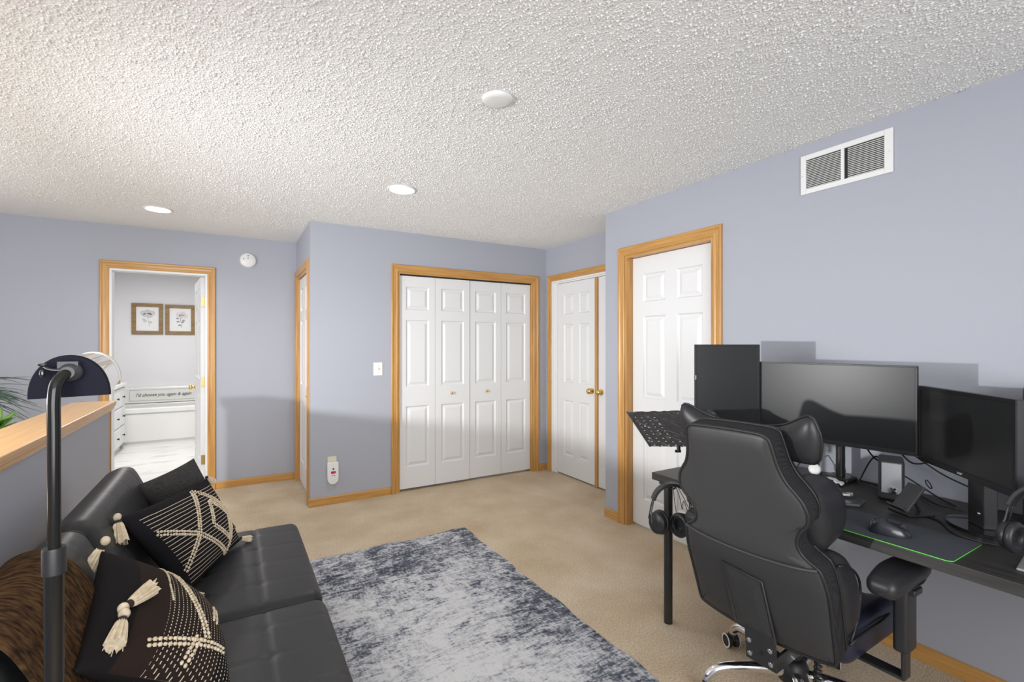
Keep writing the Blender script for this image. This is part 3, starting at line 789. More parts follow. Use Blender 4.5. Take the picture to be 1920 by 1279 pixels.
rp = random.Random(3)
for i in range(46):
    a = rp.uniform(-PI, PI) if i > 31 else rp.uniform(-.55, .45)
    el = rp.uniform(.05, .9) if i > 31 else rp.uniform(-.02, .5)
    blade((-1.66, 4.73, 1.06 + rp.uniform(-.06, .05)), (math.cos(a), math.sin(a), math.tan(el)), rp.uniform(.34, .50), .012, rp.uniform(.10, .26), leaf_g, t)
t = thing('leafy_plant', (-1.34, 4.42, 0), 'bright green broad-leaved plant behind the half wall', 'plant')
b = MB().lathe([(.10, 0), (.13, .24), (.14, .26), (.12, .26), (.11, .23)], 28); b.v = [(p[0] - 1.34, p[1] + 4.42, p[2]) for p in b.v]; b.build('pot', pot_mat, t, smooth=40)
MB().tube([(-1.34, 4.42, .22), (-1.34, 4.42, .86)], .014, 8).build('stem', pot_mat, t, smooth=60)
for i in range(20):
    a = i * 2.4; el = rp.uniform(.35, 1.2)
    blade((-1.34, 4.42, .80 + .003 * i), (math.cos(a), math.sin(a), math.tan(el) * .8), rp.uniform(.15, .22), .028, .04, leaf_b, t)

# ------------------------------------------------------------------ rug
def rug():
    b = MB(); nx, ny = 24, 60; x0, x1, y0, y1 = -.42, 1.512, -.1, 3.262; rr = random.Random(5)
    ph = [rr.uniform(0, 6) for _ in range(6)]

    def edge(t_, k): return .006 * math.sin(t_ * 11 + ph[k]) + .004 * math.sin(t_ * 23 + ph[k + 1])
    vs_, fs = [], []
    for layer in (0, 1):
        for i in range(nx + 1):
            for j in range(ny + 1):
                u, v = i / nx, j / ny; x = x0 + (x1 - x0) * u; y = y0 + (y1 - y0) * v
                x += edge(y, 0) * (u > .99); y += edge(x, 2) * (v > .99)
                e = min(u * (x1 - x0), (1 - u) * (x1 - x0), v * (y1 - y0), (1 - v) * (y1 - y0))
                zt = .009 if e > .01 else .006
                if v > .93: zt += .006 * max(0, math.sin(x * 14 + 1)) * (v - .93) / .07
                vs_.append((x, y, zt if layer else .001))
    N = (nx + 1) * (ny + 1)
    for i in range(nx):
        for j in range(ny):
            a, c, d, e = i * (ny + 1) + j, (i + 1) * (ny + 1) + j, (i + 1) * (ny + 1) + j + 1, i * (ny + 1) + j + 1
            fs += [(N + a, N + c, N + d, N + e), (e, d, c, a)]
    loop = [i * (ny + 1) for i in range(nx)] + [nx * (ny + 1) + j for j in range(ny)] + [i * (ny + 1) + ny for i in range(nx, 0, -1)] + [j for j in range(ny, 0, -1)]
    for p, q in zip(loop, loop[1:] + loop[:1]): fs.append((p, q, N + q, N + p))
    b.add(vs_, fs); return b.build('area_rug', rug_m, smooth=60)


tag(rug(), 'distressed slate blue and white area rug in front of the futon', 'rug')

# ------------------------------------------------------------------ futon
SY0, SYM, SY1 = 1.13, 2.05, 2.975
fu = thing('futon_sofa', (-.1, 2.05, 0), 'black tufted leather futon against the half wall', 'sofa')


def crease(d, wdt): return math.exp(-(d / wdt) ** 2)


def seat_disp(y0, y1):
    def f(p):
        if p.z < .30: return p
        ax = [-.10, .105]; dx = min(abs(p.x - a) for a in ax)
        cy = (p.y - y0) / .19; dy = abs(cy - round(cy)) * .19
        if p.y - y0 < .09 or y1 - p.y < .06: dy = 1
        k = .0042 * crease(dx, .009) + .0022 * crease(dy, .008) + .006 * crease(math.hypot(dx, dy), .02)
        puff = .016 * (1 - ((p.y - (y0 + y1) / 2) / ((y1 - y0) / 2)) ** 4) * (1 - ((p.x - .0) / .36) ** 4)
        return (p.x, p.y, p.z - k + puff)
    return f


for y0, y1 in ((SYM + .004, SY1), (SY0, SYM - .004)):
    MB().rbox(-.36, .325, y0, y1, .235, .375, .045, .0125, seat_disp(y0, y1)).build('seat_cushion', leather, fu, smooth=180)
BT = math.atan2(.20, .44)
MBK = Matrix.Translation((-.215, 0, .36)) @ Matrix.Rotation(-BT, 4, 'Y')   # local x = out of the front of the back, z = up the back


def back_disp(y0, y1):
    def f(p):
        if p.x < -.06: return p
        dz = min(abs(p.z - a) for a in (.13, .30)); cy = (p.y - y0) / .19; dy = abs(cy - round(cy)) * .19
        if p.y - y0 < .09 or y1 - p.y < .06: dy = 1
        k = .0035 * crease(dz, .009) + .0022 * crease(dy, .008) + .006 * crease(math.hypot(dz, dy), .02)
        puff = .012 * (1 - ((p.y - (y0 + y1) / 2) / ((y1 - y0) / 2)) ** 4)
        return (p.x - k + puff, p.y, p.z)
    return f


for y0, y1 in ((SYM + .006, SY1 - .01), (SY0, SYM - .006)):
    MB().rbox(-.135, 0, y0, y1, -.04, .500, .060, .0125, back_disp(y0, y1), MBK).build('back_cushion', leather, fu, smooth=180)
    b = MB().tube([(MBK @ Vector((-.068 + .060 * math.cos(a), y1 - .022, .452 + .040 * math.sin(a)))) for a in [PI * i / 10 for i in range(11)]], .004, 6)
    b.build('seam_piping', leather, fu, smooth=60)
MB().box(-.42, .27, SY0 + .05, SY1 - .05, .17, .235).build('base_frame', plastic_b, fu, bevel=.006)
for x, y in ((.20, 1.25), (.20, 2.85), (-.34, 1.25), (-.34, 2.85)):
    b = MB().lathe([(.022, 0.010), (.026, .17)], 16); b.v = [(p[0] + x, p[1] + y, p[2]) for p in b.v]; b.build('leg', chrome, fu, smooth=40)
for y in (1.45, 2.65):
    MB().box(-.42, -.24, y - .02, y + .02, .235, .45).build('hinge_bracket', metal_b, fu)

# throw blanket over the near back cushion
def throw():
    prof = []
    for p in [(.026, .04), (.027, .15), (.026, .28), (.024, .42), (.012, .480), (-.02, .512), (-.068, .521), (-.11, .512), (-.142, .480), (-.147, .40), (-.147, .25)]: prof.append(p)
    pts = bez([(x, 0, z) for x, z in prof], 5); n = len(pts); m_ = 46; b = MB(); vs_, fs = [], []; rr = random.Random(2)
    ph = [rr.uniform(0, 6) for _ in range(8)]
    for lay in (0, 1):
        for i, p in enumerate(pts):
            s = i / (n - 1)
            ya = 1.24 + .02 * math.sin(s * 9 + ph[0]) + .16 * s; yb = 1.72 + .10 * s + .015 * math.sin(s * 13 + ph[1])
            for j in range(m_ + 1):
                t_ = j / m_; y = ya + (yb - ya) * t_
                off = .0016 * math.sin(y * 26 + ph[2] + s * 3) + .0008 * math.sin(y * 60 + ph[3] - s * 5) + .003
                if j in (0, m_): off *= .6
                nrm = Vector((1, 0, 0)) if p.z < .44 and p.x > 0 else (Vector((-1, 0, 0)) if p.z < .44 else Vector((p.x + .068, 0, (p.z - .40) * 1.2)).normalized())
                q = Vector((p.x, y, p.z)) + nrm * (max(off, .0015) + (.009 if lay else 0))
                vs_.append(MBK @ q)
    N = n * (m_ + 1)
    for i in range(n - 1):
        for j in range(m_):
            a = i * (m_ + 1) + j; fs += [(N + a, N + a + 1, N + a + m_ + 2, N + a + m_ + 1), (a + m_ + 1, a + m_ + 2, a + 1, a)]
    loop = [j for j in range(m_)] + [i * (m_ + 1) + m_ for i in range(n - 1)] + [(n - 1) * (m_ + 1) + j for j in range(m_, 0, -1)] + [i * (m_ + 1) for i in range(n - 1, 0, -1)]
    for p, q in zip(loop, loop[1:] + loop[:1]): fs.append((p, q, N + q, N + p))
    b.add(vs_, fs); return b.build('throw_blanket', throw_m, smooth=70)


tag(throw(), 'brown streaked plush throw draped over the back of the futon', 'blanket')


class Pillow:
    """square pillow spanned by four corners (TL, TR, BR, BL); front normal towards n"""
    def __init__(s, tl, tr, br, bl, thick):
        s.c = [Vector(p) for p in (tl, tr, br, bl)]; s.t = thick
        s.n = (s.c[1] - s.c[0] + s.c[2] - s.c[3]).cross(s.c[0] - s.c[3] + s.c[1] - s.c[2]).normalized()
        s.mid = sum(s.c, Vector()) / 4

    def at(s, u, v, side=1):
        uu, vv = u, v
        pin = .055
        uu = .5 + (u - .5) * (1 - pin * 4 * v * (1 - v) * abs(2 * u - 1) ** 2); vv = .5 + (v - .5) * (1 - pin * 4 * u * (1 - u) * abs(2 * v - 1) ** 2)
        p = (s.c[0] * (1 - uu) + s.c[1] * uu) * (1 - vv) + (s.c[3] * (1 - uu) + s.c[2] * uu) * vv
        h = max(0, (1 - abs(2 * u - 1) ** 2.2)) * max(0, (1 - abs(2 * v - 1) ** 2.2))
        return p + s.n * side * s.t * (h ** .55)

    def normal(s, u, v):
        e = .01; return (s.at(u + e, v) - s.at(u - e, v)).cross(s.at(u, v - e) - s.at(u, v + e)).normalized()

    def mesh(s, name, m, parent, m_back=None, n=30):
        vs_, fs, uv = [], [], []
        for side in (1, -1):
            for i in range(n + 1):
                for j in range(n + 1):
                    a, c = i / n, j / n
                    a, c = .5 - .5 * math.cos(PI * a), .5 - .5 * math.cos(PI * c)
                    vs_.append(s.at(a, c, side) + s.n * side * .002); uv.append((a, c) if side > 0 else (0, 0))
        N = (n + 1) ** 2
        for i in range(n):
            for j in range(n):
                a = i * (n + 1) + j; fs += [(a, a + 1, a + n + 2, a + n + 1), (N + a + n + 1, N + a + n + 2, N + a + 1, N + a)]
        loop = [j for j in range(n)] + [i * (n + 1) + n for i in range(n)] + [n * (n + 1) + j for j in range(n, 0, -1)] + [i * (n + 1) for i in range(n, 0, -1)]
        for p, q in zip(loop, loop[1:] + loop[:1]): fs.append((p, q, N + q, N + p))
        b = MB(); b.add(vs_, fs); return b.build(name, m, parent, smooth=80, uv=uv)

    def beads(s, b, path, sp, off, size, rnd):
        """rows of small loops along a uv polyline"""
        for (u0, v0), (u1, v1) in zip(path[:-1], path[1:]):
            L = (s.at(u1, v1) - s.at(u0, v0)).length; k = max(2, int(L / sp))
            for i in range(k):
                f = (i + .5) / k; u, v = u0 + (u1 - u0) * f, v0 + (v1 - v0) * f
                u = min(max(u, .01), .99); v = min(max(v, .01), .99)
                p = s.at(u, v); nn = s.normal(u, v); d = (s.at(min(u1, .99), min(v1, .99)) - s.at(max(u0, .01), max(v0, .01))).normalized(); sd = nn.cross(d)
                for o_ in off:
                    R = Matrix((d, sd, nn)).transposed()
                    b.ball(p + sd * o_ + nn * .003, size * rnd.uniform(.85, 1.15), (1.15, .95, .7), 6, 4, None, R)


def tassel(p0, p1, r, parent, beads=0, rnd=random.Random(4)):
    p0, p1 = Vector(p0), Vector(p1); d = (p1 - p0); L = d.length; q = d.to_track_quat('Z', 'Y').to_matrix().to_4x4(); M = Matrix.Translation(p0) @ q
    b = MB(); n = 26; rr = []
    for k, (f, w_) in enumerate(((0, .25), (.06, .55), (.2, .75), (.5, .95), (.8, 1.12), (1, 1.2))):
        rr.append([(r * w_ * (1 + .13 * (-1) ** j) * math.cos(2 * PI * j / n), r * w_ * (1 + .13 * (-1) ** j) * math.sin(2 * PI * j / n), L * f * (1 if f < 1 else rnd.uniform(.9, 1.1))) for j in range(n)])
    b.rings(rr, M=M)
    for k in range(12):
        a = rnd.uniform(0, 2 * PI); e = rnd.uniform(.5, 1.2) * r
        b.tube([M @ Vector((math.cos(a) * e * .6, math.sin(a) * e * .6, L * .5)), M @ Vector((math.cos(a) * e * 1.1, math.sin(a) * e * 1.1, L * rnd.uniform(1, 1.16)))], .0012, 4)
    o = b.build('tassel', cream, parent, smooth=50)
    w_ = MB().lathe([(r * .4, -.004), (r * .62, -.002), (r * .62, .006), (r * .5, .009)], 14, M); w_.build('wrap_cord', cord_dark, o, smooth=50)
    for k in range(beads):
        MB().ball(p0 - d.normalized() * (.018 + .026 * k), .013, (1, .9, 1.1), 12, 8).build('bead', cream, o, smooth=180)
    return o


stripe1 = pillow_stripe_material('striped_weave', 24, False); stripe2 = pillow_stripe_material('stitched_weave', 32, True)
# pillow with the diamond
P = Pillow((-.362, 2.243, .745), (-.105, 2.745, .735), (.035, 2.735, .405), (-.155, 2.265, .400), .072)
t = thing('throw_pillow', tuple(P.mid), 'black pillow with cream lines and a large stitched diamond on the futon', 'pillow', 'throw pillows on the futon')
P.mesh('cover', stripe1, t)
rnd = random.Random(9); b = MB()
big = [(.65, .06), (.95, .55), (.61, .97), (.35, .54), (.65, .06)]
P.beads(b, big, .0118, (-.0066, .0066), .0056, rnd); P.beads(b, [(.35, .54), (.07, .30)], .0118, (-.0066, .0066), .0056, rnd)
P.beads(b, [(.35, .54), (.06, .80)], .0118, (-.0066, .0066), .0056, rnd)
P.beads(b, [(.70, .27), (.87, .54), (.70, .82), (.55, .55), (.70, .27)], .0118, (-.0066, .0066), .0056, rnd)
b.build('embroidery', cream, t, smooth=180, kind='stuff', label='cream looped yarn diamonds')
tassel(P.c[0] + Vector((.004, -.012, -.008)), P.c[0] + Vector((.018, -.055, -.075)), .020, t, 1)
tassel(P.c[1] + Vector((.0, .004, .004)), P.c[1] + Vector((.03, .03, -.03)), .012, t)
tassel(P.c[2] + Vector((.004, .0, .012)), P.c[2] + Vector((.05, .01, -.002)), .012, t)
tassel(P.c[3] + Vector((.0, -.01, .010)), P.c[3] + Vector((.05, -.035, -.012)), .016, t)
# stitched pillow near the throw
P2 = Pillow((-.355, 1.90, .745), (-.085, 1.975, .44), (.0, 1.53, .425), (-.275, 1.40, .60), .075)
P2 = Pillow((-.300, 1.40, .66), (-.345, 1.90, .75), (-.075, 1.965, .435), (.0, 1.52, .42), .10)
t = thing('throw_pillow', tuple(P2.mid), 'black stitched pillow with cream tassels leaning by the brown throw', 'pillow', 'throw pillows on the futon')
P2.mesh('cover', stripe2, t)
b = MB()
zig = []
for (u0, v0), (u1, v1) in (((.95, .42), (.70, .46)), ((.70, .46), (.45, .56)), ((.45, .56), (.20, .67)), ((.10, .28), (.14, .52)), ((.14, .52), (.20, .85)), ((.19, .60), (.03, .56)), ((.62, .80), (.38, .74))):
    P2.beads(b, [(u0, v0), (u1, v1)], .0120, (-.007, .007), .0056, rnd)
P2.beads(b, [(.98, .36), (.55, .36), (.40, .38)], .0085, (0,), .0036, rnd)
b.build('embroidery', cream, t, smooth=180, kind='stuff', label='cream zigzag stitching')
tassel(P2.c[1] + Vector((.0, .01, .01)), P2.c[1] + Vector((-.035, -.01, -.06)), .017, t, 1)
q0 = P2.at(.30, .30) + P2.normal(.30, .30) * .02
q1 = P2.at(.58, .33) + P2.normal(.58, .33) * .022
tassel(P2.at(.30, .12) + P2.normal(.30, .14) * .02, P2.at(.43, .22) + P2.normal(.43, .24) * .02, .017, t, 1)
tassel(P2.at(.20, .11) + P2.normal(.2, .13) * .02, P2.at(.065, .115) + P2.normal(.1, .13) * .022, .017, t, 1)
# plain pillow
P3 = Pillow((-.405, 2.80, .72), (-.160, 2.815, .825), (.02, 2.90, .42), (-.22, 2.87, .42), .05)
t = thing('throw_pillow', tuple(P3.mid), 'plain charcoal pillow behind the diamond pillow', 'pillow', 'throw pillows on the futon')
P3.mesh('cover', fabric_g, t)

# ------------------------------------------------------------------ floor lamp
LX, LY = -.2065, .868
t = thing('floor_lamp', (LX, LY, 0), 'black floor lamp with half-round shade at the futon end', 'lamp')
b = MB().lathe([(.13, 0), (.13, .012), (.12, .022), (.03, .03), (.02, .04)], 36); b.v = [(p[0] + LX, p[1] + LY, p[2]) for p in b.v]; b.build('base', metal_b, t, smooth=40)
gloss_pole = mat('lamp_pole', (.012, .0115, .011), .16, spec=.35)
MB().tube([(LX, LY, .03), (LX, LY, 1.09)], .0103, 24).build('lower_pole', gloss_pole, t, smooth=40)
b = MB().lathe([(.0108, 1.075), (.0127, 1.077), (.0127, 1.109), (.0122, 1.112), (.0075, 1.112)], 28); b.v = [(p[0] + LX, p[1] + LY, p[2]) for p in b.v]; b.build('collar', plastic_b, t, smooth=40)
CYL = .905
arc = bez([(LX, LY, 1.06), (LX, LY, 1.25), (LX, LY, 1.315), (LX + .003, LY + .006, 1.337), (LX + .010, LY + .018, 1.346), (LX + .016, CYL - .004, 1.347)], 8)
MB().tube(arc, .0072, 20).build('upper_pole', gloss_pole, t, smooth=50)
HC = Vector((-.199, CYL, 1.311)); hw, hh = .0445, .060
tilt = math.radians(1.5)
half = [(-hw, 0)] + [(-hw * math.cos(PI * i / 28), hh * math.sin(PI * i / 28) ** .9) for i in range(1, 28)] + [(hw, 0)]
half = [(x * math.cos(tilt) - z * math.sin(tilt), x * math.sin(tilt) + z * math.cos(tilt)) for x, z in half]
b = MB(); b.rings([[(HC.x + x * s, y, HC.z + z * s) for x, z in half] for y, s in ((CYL, .98), (CYL + .002, 1), (CYL + .010, 1))])
sh = b.build('end_cap', cap_navy, t, smooth=40, label='dark navy end cap')
b = MB(); AX = Vector((-.048, .377, 0)).normalized()
b.rings([[(HC.x + x * .97 + AX.x * L, CYL + .010 + AX.y * L, HC.z + z * .97) for x, z in half] + [(HC.x + x * .94 + AX.x * L, CYL + .010 + AX.y * L, HC.z + z * .94) for x, z in reversed(half)] for L in (0, .02, .36, .38)], False, False)
b.build('shade', shade_white, t, smooth=40, label='glossy white half-cylinder shade')
b = MB(); b.rings([[(HC.x + x + AX.x * .38, CYL + .01 + AX.y * .38 + k, HC.z + z) for x, z in half] for k in (0, .01)]); b.build('end_cap', shade_white, t, smooth=40)
MB().tube([(HC.x + AX.x * .04, CYL + .04, HC.z + .02), (HC.x + AX.x * .34, CYL + .34, HC.z + .02)], .010, 12).build('tube_bulb', plastic_w, t)
b = MB(); b.lathe([(.008, 0), (.013, .002), (.013, .012), (.010, .016), (.008, .024)], 20, Matrix.Translation((HC.x + .003, CYL - .001, 1.347)) @ Matrix.Rotation(PI / 2, 4, 'X')); b.box(HC.x - .010, HC.x + .012, CYL - .014, CYL, 1.350, 1.362); b.build('swivel_joint', plastic_g, t, smooth=40)
b = MB(); b.tube(bez([(HC.x - .004, CYL - .016, 1.350), (HC.x - .016, CYL - .018, 1.351), (HC.x - .023, CYL - .018, 1.355)]), .0022, 8); b.ball((HC.x - .024, CYL - .018, 1.346), .0045, (.7, .5, 1.4)); b.ball((HC.x - .024, CYL - .018, 1.358), .004, (1.3, .5, .5)); b.build('wing_knob', gloss_b, t, smooth=60)

# ------------------------------------------------------------------ desk
DX0, DX1, DY0, DY1, DZ = 1.832, 2.588, -.10, 1.712, .74
t = thing('desk', (DX0, .8, 0), 'long black-brown desk along the right wall', 'desk')
MB().box(DX0, DX1, DY0, DY1, DZ - .036, DZ).build('desktop', desk_mat, t, bevel=.002)
for x, y in ((1.876, 1.645), (2.54, 1.645), (1.876, -.04), (2.54, -.04)):
    b = MB().lathe([(.021, 0), (.021, .69), (.045, .692), (.045, .7035)], 20); b.v = [(p[0] + x, p[1] + y, p[2]) for p in b.v]; b.build('leg', metal_b, t, smooth=40)


# ------------------------------------------------------------------ monitors
def monitor(name, right, left, z0, z1, label, bez_=(.012, .012, .012, .018), th=.022, tilt=0., logo=None):
    """right/left: floor positions of the two ends as the user sees them (front face); front faces the room"""
    r_, l_ = Vector((*right, 0)), Vector((*left, 0)); d = (l_ - r_); W = d.length; d.normalize()
    nrm = Vector((-d.y, d.x, 0))
    if nrm.x > 0: nrm = -nrm
    c = (r_ + l_) / 2
    F = lambda a, n, z: tuple(c + d * a + nrm * n + Vector((0, 0, z)))      # a from right(-) to left(+), n towards the user
    t = thing(name, F(0, 0, z0), label, 'monitor', 'computer monitors on the desk')
    h = W / 2; bl_, br_, bt, bb = bez_
    b = MB(); b.box(-h, h, -th, -.002, z0, z1); b.box(-h * .7, h * .7, -th - .022, -th + .001, z0 + (z1 - z0) * .2, z1 - (z1 - z0) * .2); mapped(b, F); b.build('housing', plastic_b, t, bevel=.003)
    b = MB()
    for a0, a1, e, f in ((-h, h, z0, z0 + bb), (-h, h, z1 - bt, z1), (-h, -h + br_, z0 + bb, z1 - bt), (h - bl_, h, z0 + bb, z1 - bt)): b.box(a0, a1, -.004, .0015, e, f)
    mapped(b, F); b.build('bezel', bezel_m if logo != 'DELL' else plastic_b, t, bevel=.0012)
    b = MB().box(-h + br_, h - bl_, -.003, -.0008, z0 + bb, z1 - bt); mapped(b, F); b.build('screen', screen_m, t)
    return t, F, h


t1, F1, h1 = monitor('desktop_monitor', (2.200, 1.371), (2.061, 1.637), .875, 1.386, 'portrait monitor standing upright at the left end of the desk', (.012, .008, .009, .009))
b = text_mesh('acer', .013, .0003); mapped(b, lambda x, y, z: F1(h1 - .006 + y, .0017 + z, 1.215 - x)); b.build('lettering', light_print, t1)
t2, F2, h2 = monitor('desktop_monitor', (2.279, .784), (2.212, 1.377), .952, 1.303, 'wide landscape monitor in the middle of the desk', (.007, .007, .007, .016), logo='DELL')
b = text_mesh('DELL', .012, .0003); mapped(b, lambda x, y, z: F2(.045 - x, .0017 + z, .960 + y)); b.build('lettering', light_print, t2)
t3, F3, h3 = monitor('desktop_monitor', (2.032, .46), (2.394, .82), .921, 1.220, 'angled glossy-framed monitor at the right end of the desk', (.014, .014, .014, .022))
b = text_mesh('acer', .015, .0003); mapped(b, lambda x, y, z: F3(-x * 1.1, .0018 + z, .932 + y)); b.build('lettering', light_print, t3)
# stand of the right monitor
b = MB(); F = F3; b.box(-.042, .042, -.085, -.045, .752, .98); mapped(b, F); b.build('stand_column', plastic_b, t3, bevel=.004)
b = MB(); b.rings([[F(.11 * math.cos(a), -.06 + .085 * math.sin(a), z) for a in [2 * PI * i / 40 for i in range(40)]] for z in (DZ + .001, DZ + .010, DZ + .013)]); b.build('stand_base', gloss_b, t3, smooth=40)
b = MB().ball(F(-.02, -.044, .80), .006, (1, 1, 1)); b.build('stand_badge', steel, t3, smooth=180)
# arm pole for the other two monitors
AP = (2.50, 1.155)
t = thing('monitor_arm', (*AP, DZ), 'black monitor arm pole clamped to the back of the desk', 'monitor arm')
MB().tube([(*AP, DZ + .01), (*AP, 1.20)], .019, 20).build('pole', metal_b, t, smooth=40)
b = MB().rbox(AP[0] - .055, AP[0] + .045, AP[1] - .055, AP[1] + .055, DZ + .0005, DZ + .022, .008, .03); b.build('clamp_base', metal_b, t, smooth=50)
for mt, tgt, z in ((t2, F2(0, -.045, 1.12), 1.12), (t1, F1(0, -.045, 1.13), 1.15)):
    e = Vector(tgt); mid_ = Vector((2.53, (AP[1] + e.y) / 2 + .06, z))
    b = MB(); b.tube([(*AP, z), mid_, (e.x, e.y, z)], .014, 12); b.tube([(*AP, z - .025), (*AP, z + .025)], .026, 18); b.build('arm', metal_b, t, smooth=40)

# laptop tray on its own arm, left of the portrait monitor
def ray(u, v, d):
    t_ = (u - 960) / 891; c, s = math.cos(YAW), math.sin(YAW)
    return Vector((d * (t_ * c + s), d * (-t_ * s + c), 1.386 - (v - 646) / 891 * d))


A, B, D = ray(1176, 773, 2.33), ray(1221, 825, 2.10), ray(1335, 769, 2.155)
ex, ey = (D - A), (B - A); LXt, LYt = ex.length, ey.length; ex.normalize(); nz = ex.cross(ey).normalized(); ey = nz.cross(ex)
if nz.z < 0: nz = -nz
T = lambda a, c, n: tuple(A + ex * a + ey * c + nz * n)
sk = (B - A).dot(ex)
t = thing('laptop_tray', T(LXt / 2, LYt / 2, 0), 'black perforated laptop tray on an arm beside the portrait monitor', 'tray')
b = MB(); skf = lambda a, c: a + sk * c / LYt
# plate built as a grid with real round-ish holes
nxh, nyh = 26, 20
H0 = set()
for i in range(nxh):
    for j in range(nyh):
        if i % 2 == 1 and j % 2 == 1:
            fx, fy = i / nxh, j / nyh
            if (fx < .30 and fy > .06) or (fx < .62 and fy > .80 and fx < .4) or (fx > .55 and fy < .42): H0.add((i, j))
for i in range(nxh):
    for j in range(nyh):
        x0, x1, y0, y1 = i / nxh * LXt, (i + 1) / nxh * LXt, j / nyh * LYt, (j + 1) / nyh * LYt
        q = [(x0, y0), (x1, y0), (x1, y1), (x0, y1)]
        if (i, j) in H0:
            cx, cy = (x0 + x1) / 2, (y0 + y1) / 2; g = .50
            ins = [(cx + (x - cx) * g, cy + (y - cy) * g) for x, y in q]
            o = len(b.v); b.v += [T(skf(x, y), y, 0) for x, y in q + ins]; b.f += [(o + k, o + (k + 1) % 4, o + 4 + (k + 1) % 4, o + 4 + k) for k in range(4)]
        else:
            o = len(b.v); b.v += [T(skf(x, y), y, 0) for x, y in q]; b.f.append((o, o + 1, o + 2, o + 3))
o = b.build('perforated_plate', metal_b, t); m_ = o.modifiers.new('weld', 'WELD'); m_.merge_threshold = .0002; m_ = o.modifiers.new('thick', 'SOLIDIFY'); m_.thickness = .003
MB().tube([T(skf(.0, .0), 0, .002), T(skf(0, LYt), LYt, .002)], .004, 8).build('lip', metal_b, t)
c0 = Vector(T(skf(LXt * .33, LYt * .93), LYt * .93, -.002))
b = MB(); b.tube([c0, c0 + Vector((0, 0, -.028))], .008, 12); b.tube([c0 + Vector((-.012, .008, -.030)), c0 + Vector((.008, -.004, -.030))], .006, 10); b.build('clamp_knob', metal_b, t, smooth=40)
ac = Vector(T(skf(LXt * .62, LYt * .5), LYt * .5, -.004))
b = MB(); b.tube([ac, (ac.x, ac.y, .825), (2.15, 1.60, .82), (2.42, 1.56, .82), (2.42, 1.56, DZ + .001)], .013, 12); b.build('support_arm', metal_b, t, smooth=30)

# ------------------------------------------------------------------ desk items
# mouse pad
t = thing('mouse_pad', (1.95, .73, DZ), 'grey cloth mouse pad with bright green edge on the desk', 'mouse pad')
def rr_outline(x0, x1, y0, y1, r, n=6):
    o = []
    for cx, cy, a0 in ((x1 - r, y1 - r, 0), (x0 + r, y1 - r, PI / 2), (x0 + r, y0 + r, PI), (x1 - r, y0 + r, 1.5 * PI)):
        o += [(cx + r * math.cos(a0 + PI / 2 * i / n), cy + r * math.sin(a0 + PI / 2 * i / n)) for i in range(n + 1)]
    return o
ol = rr_outline(1.834, 2.088, .548, .93, .018)
b = MB(); b.rings([[(x, y, z) for x, y in ol] for z in (DZ + .0005, DZ + .003)]); b.build('cloth', pad_mat, t)
b = MB(); b.tube([(x, y, DZ + .0016) for x, y in ol], .0013, 6, closed=True); b.build('stitched_edge', green_edge, t, smooth=60)
# mouse
t = thing('computer_mouse', (1.914, .734, DZ + .003), 'black wireless mouse on the grey mouse pad', 'mouse')
def mouse_shell(k=1.):
    b = MB(); n, m_ = 28, 12; rr_ = []
    for i in range(m_ + 1):
        ph = PI / 2 * i / m_; ring = []
        for j in range(n):
            a = 2 * PI * j / n; rx = .062 * (1 - .06 * math.cos(2 * a)); ry = .034 * (1 + .10 * math.cos(a))
            ring.append((1.925 + rx * math.cos(a) * math.cos(ph) ** .55 * k, .738 + ry * math.sin(a) * math.cos(ph) ** .55 * k, DZ + .004 + (.040 - .010 * math.cos(a)) * math.sin(ph) * k))
        rr_.append(ring)
    b.rings(rr_); return b
R_m = Matrix.Translation((1.925, .738, 0)) @ Matrix.Rotation(math.radians(-62), 4, 'Z') @ Matrix.Translation((-1.925, -.738, 0))
b = mouse_shell(); b.v = [tuple(R_m @ Vector(p)) for p in b.v]; b.build('shell', mat('mouse_plastic', (.02, .022, .03), .25, coat=.2), t, smooth=70)
b = MB().lathe([(.004, -.005), (.009, -.004), (.009, .004), (.004, .005)], 16, R_m @ Matrix.Translation((1.96, .738, DZ + .034)) @ Matrix.Rotation(PI / 2, 4, 'X')); b.build('scroll_wheel', rubber, t, smooth=40)
# silver-fronted speaker
t = thing('desk_speaker', (2.385, .905, DZ), 'dark grey speaker with silver grille standing on the desk', 'speaker')
SM = Matrix.Translation((2.375, .905, DZ + .001)) @ Matrix.Rotation(math.radians(22), 4, 'Z')
MB().rbox(-.03, .10, -.043, .043, 0, .165, .012, .04, None, SM).build('cabinet', plastic_g, t, smooth=50)
MB().rbox(-.036, -.028, -.033, .033, .03, .155, .003, .05, None, SM).build('grille', silver_mesh, t, smooth=40)
b = MB().lathe([(.016, 0), (.016, .004), (.013, .010), (.004, .011)], 20, SM @ Matrix.Translation((-.034, -.005, .045)) @ Matrix.Rotation(-PI / 2, 4, 'Y')); b.build('volume_knob', chrome, t, smooth=40)
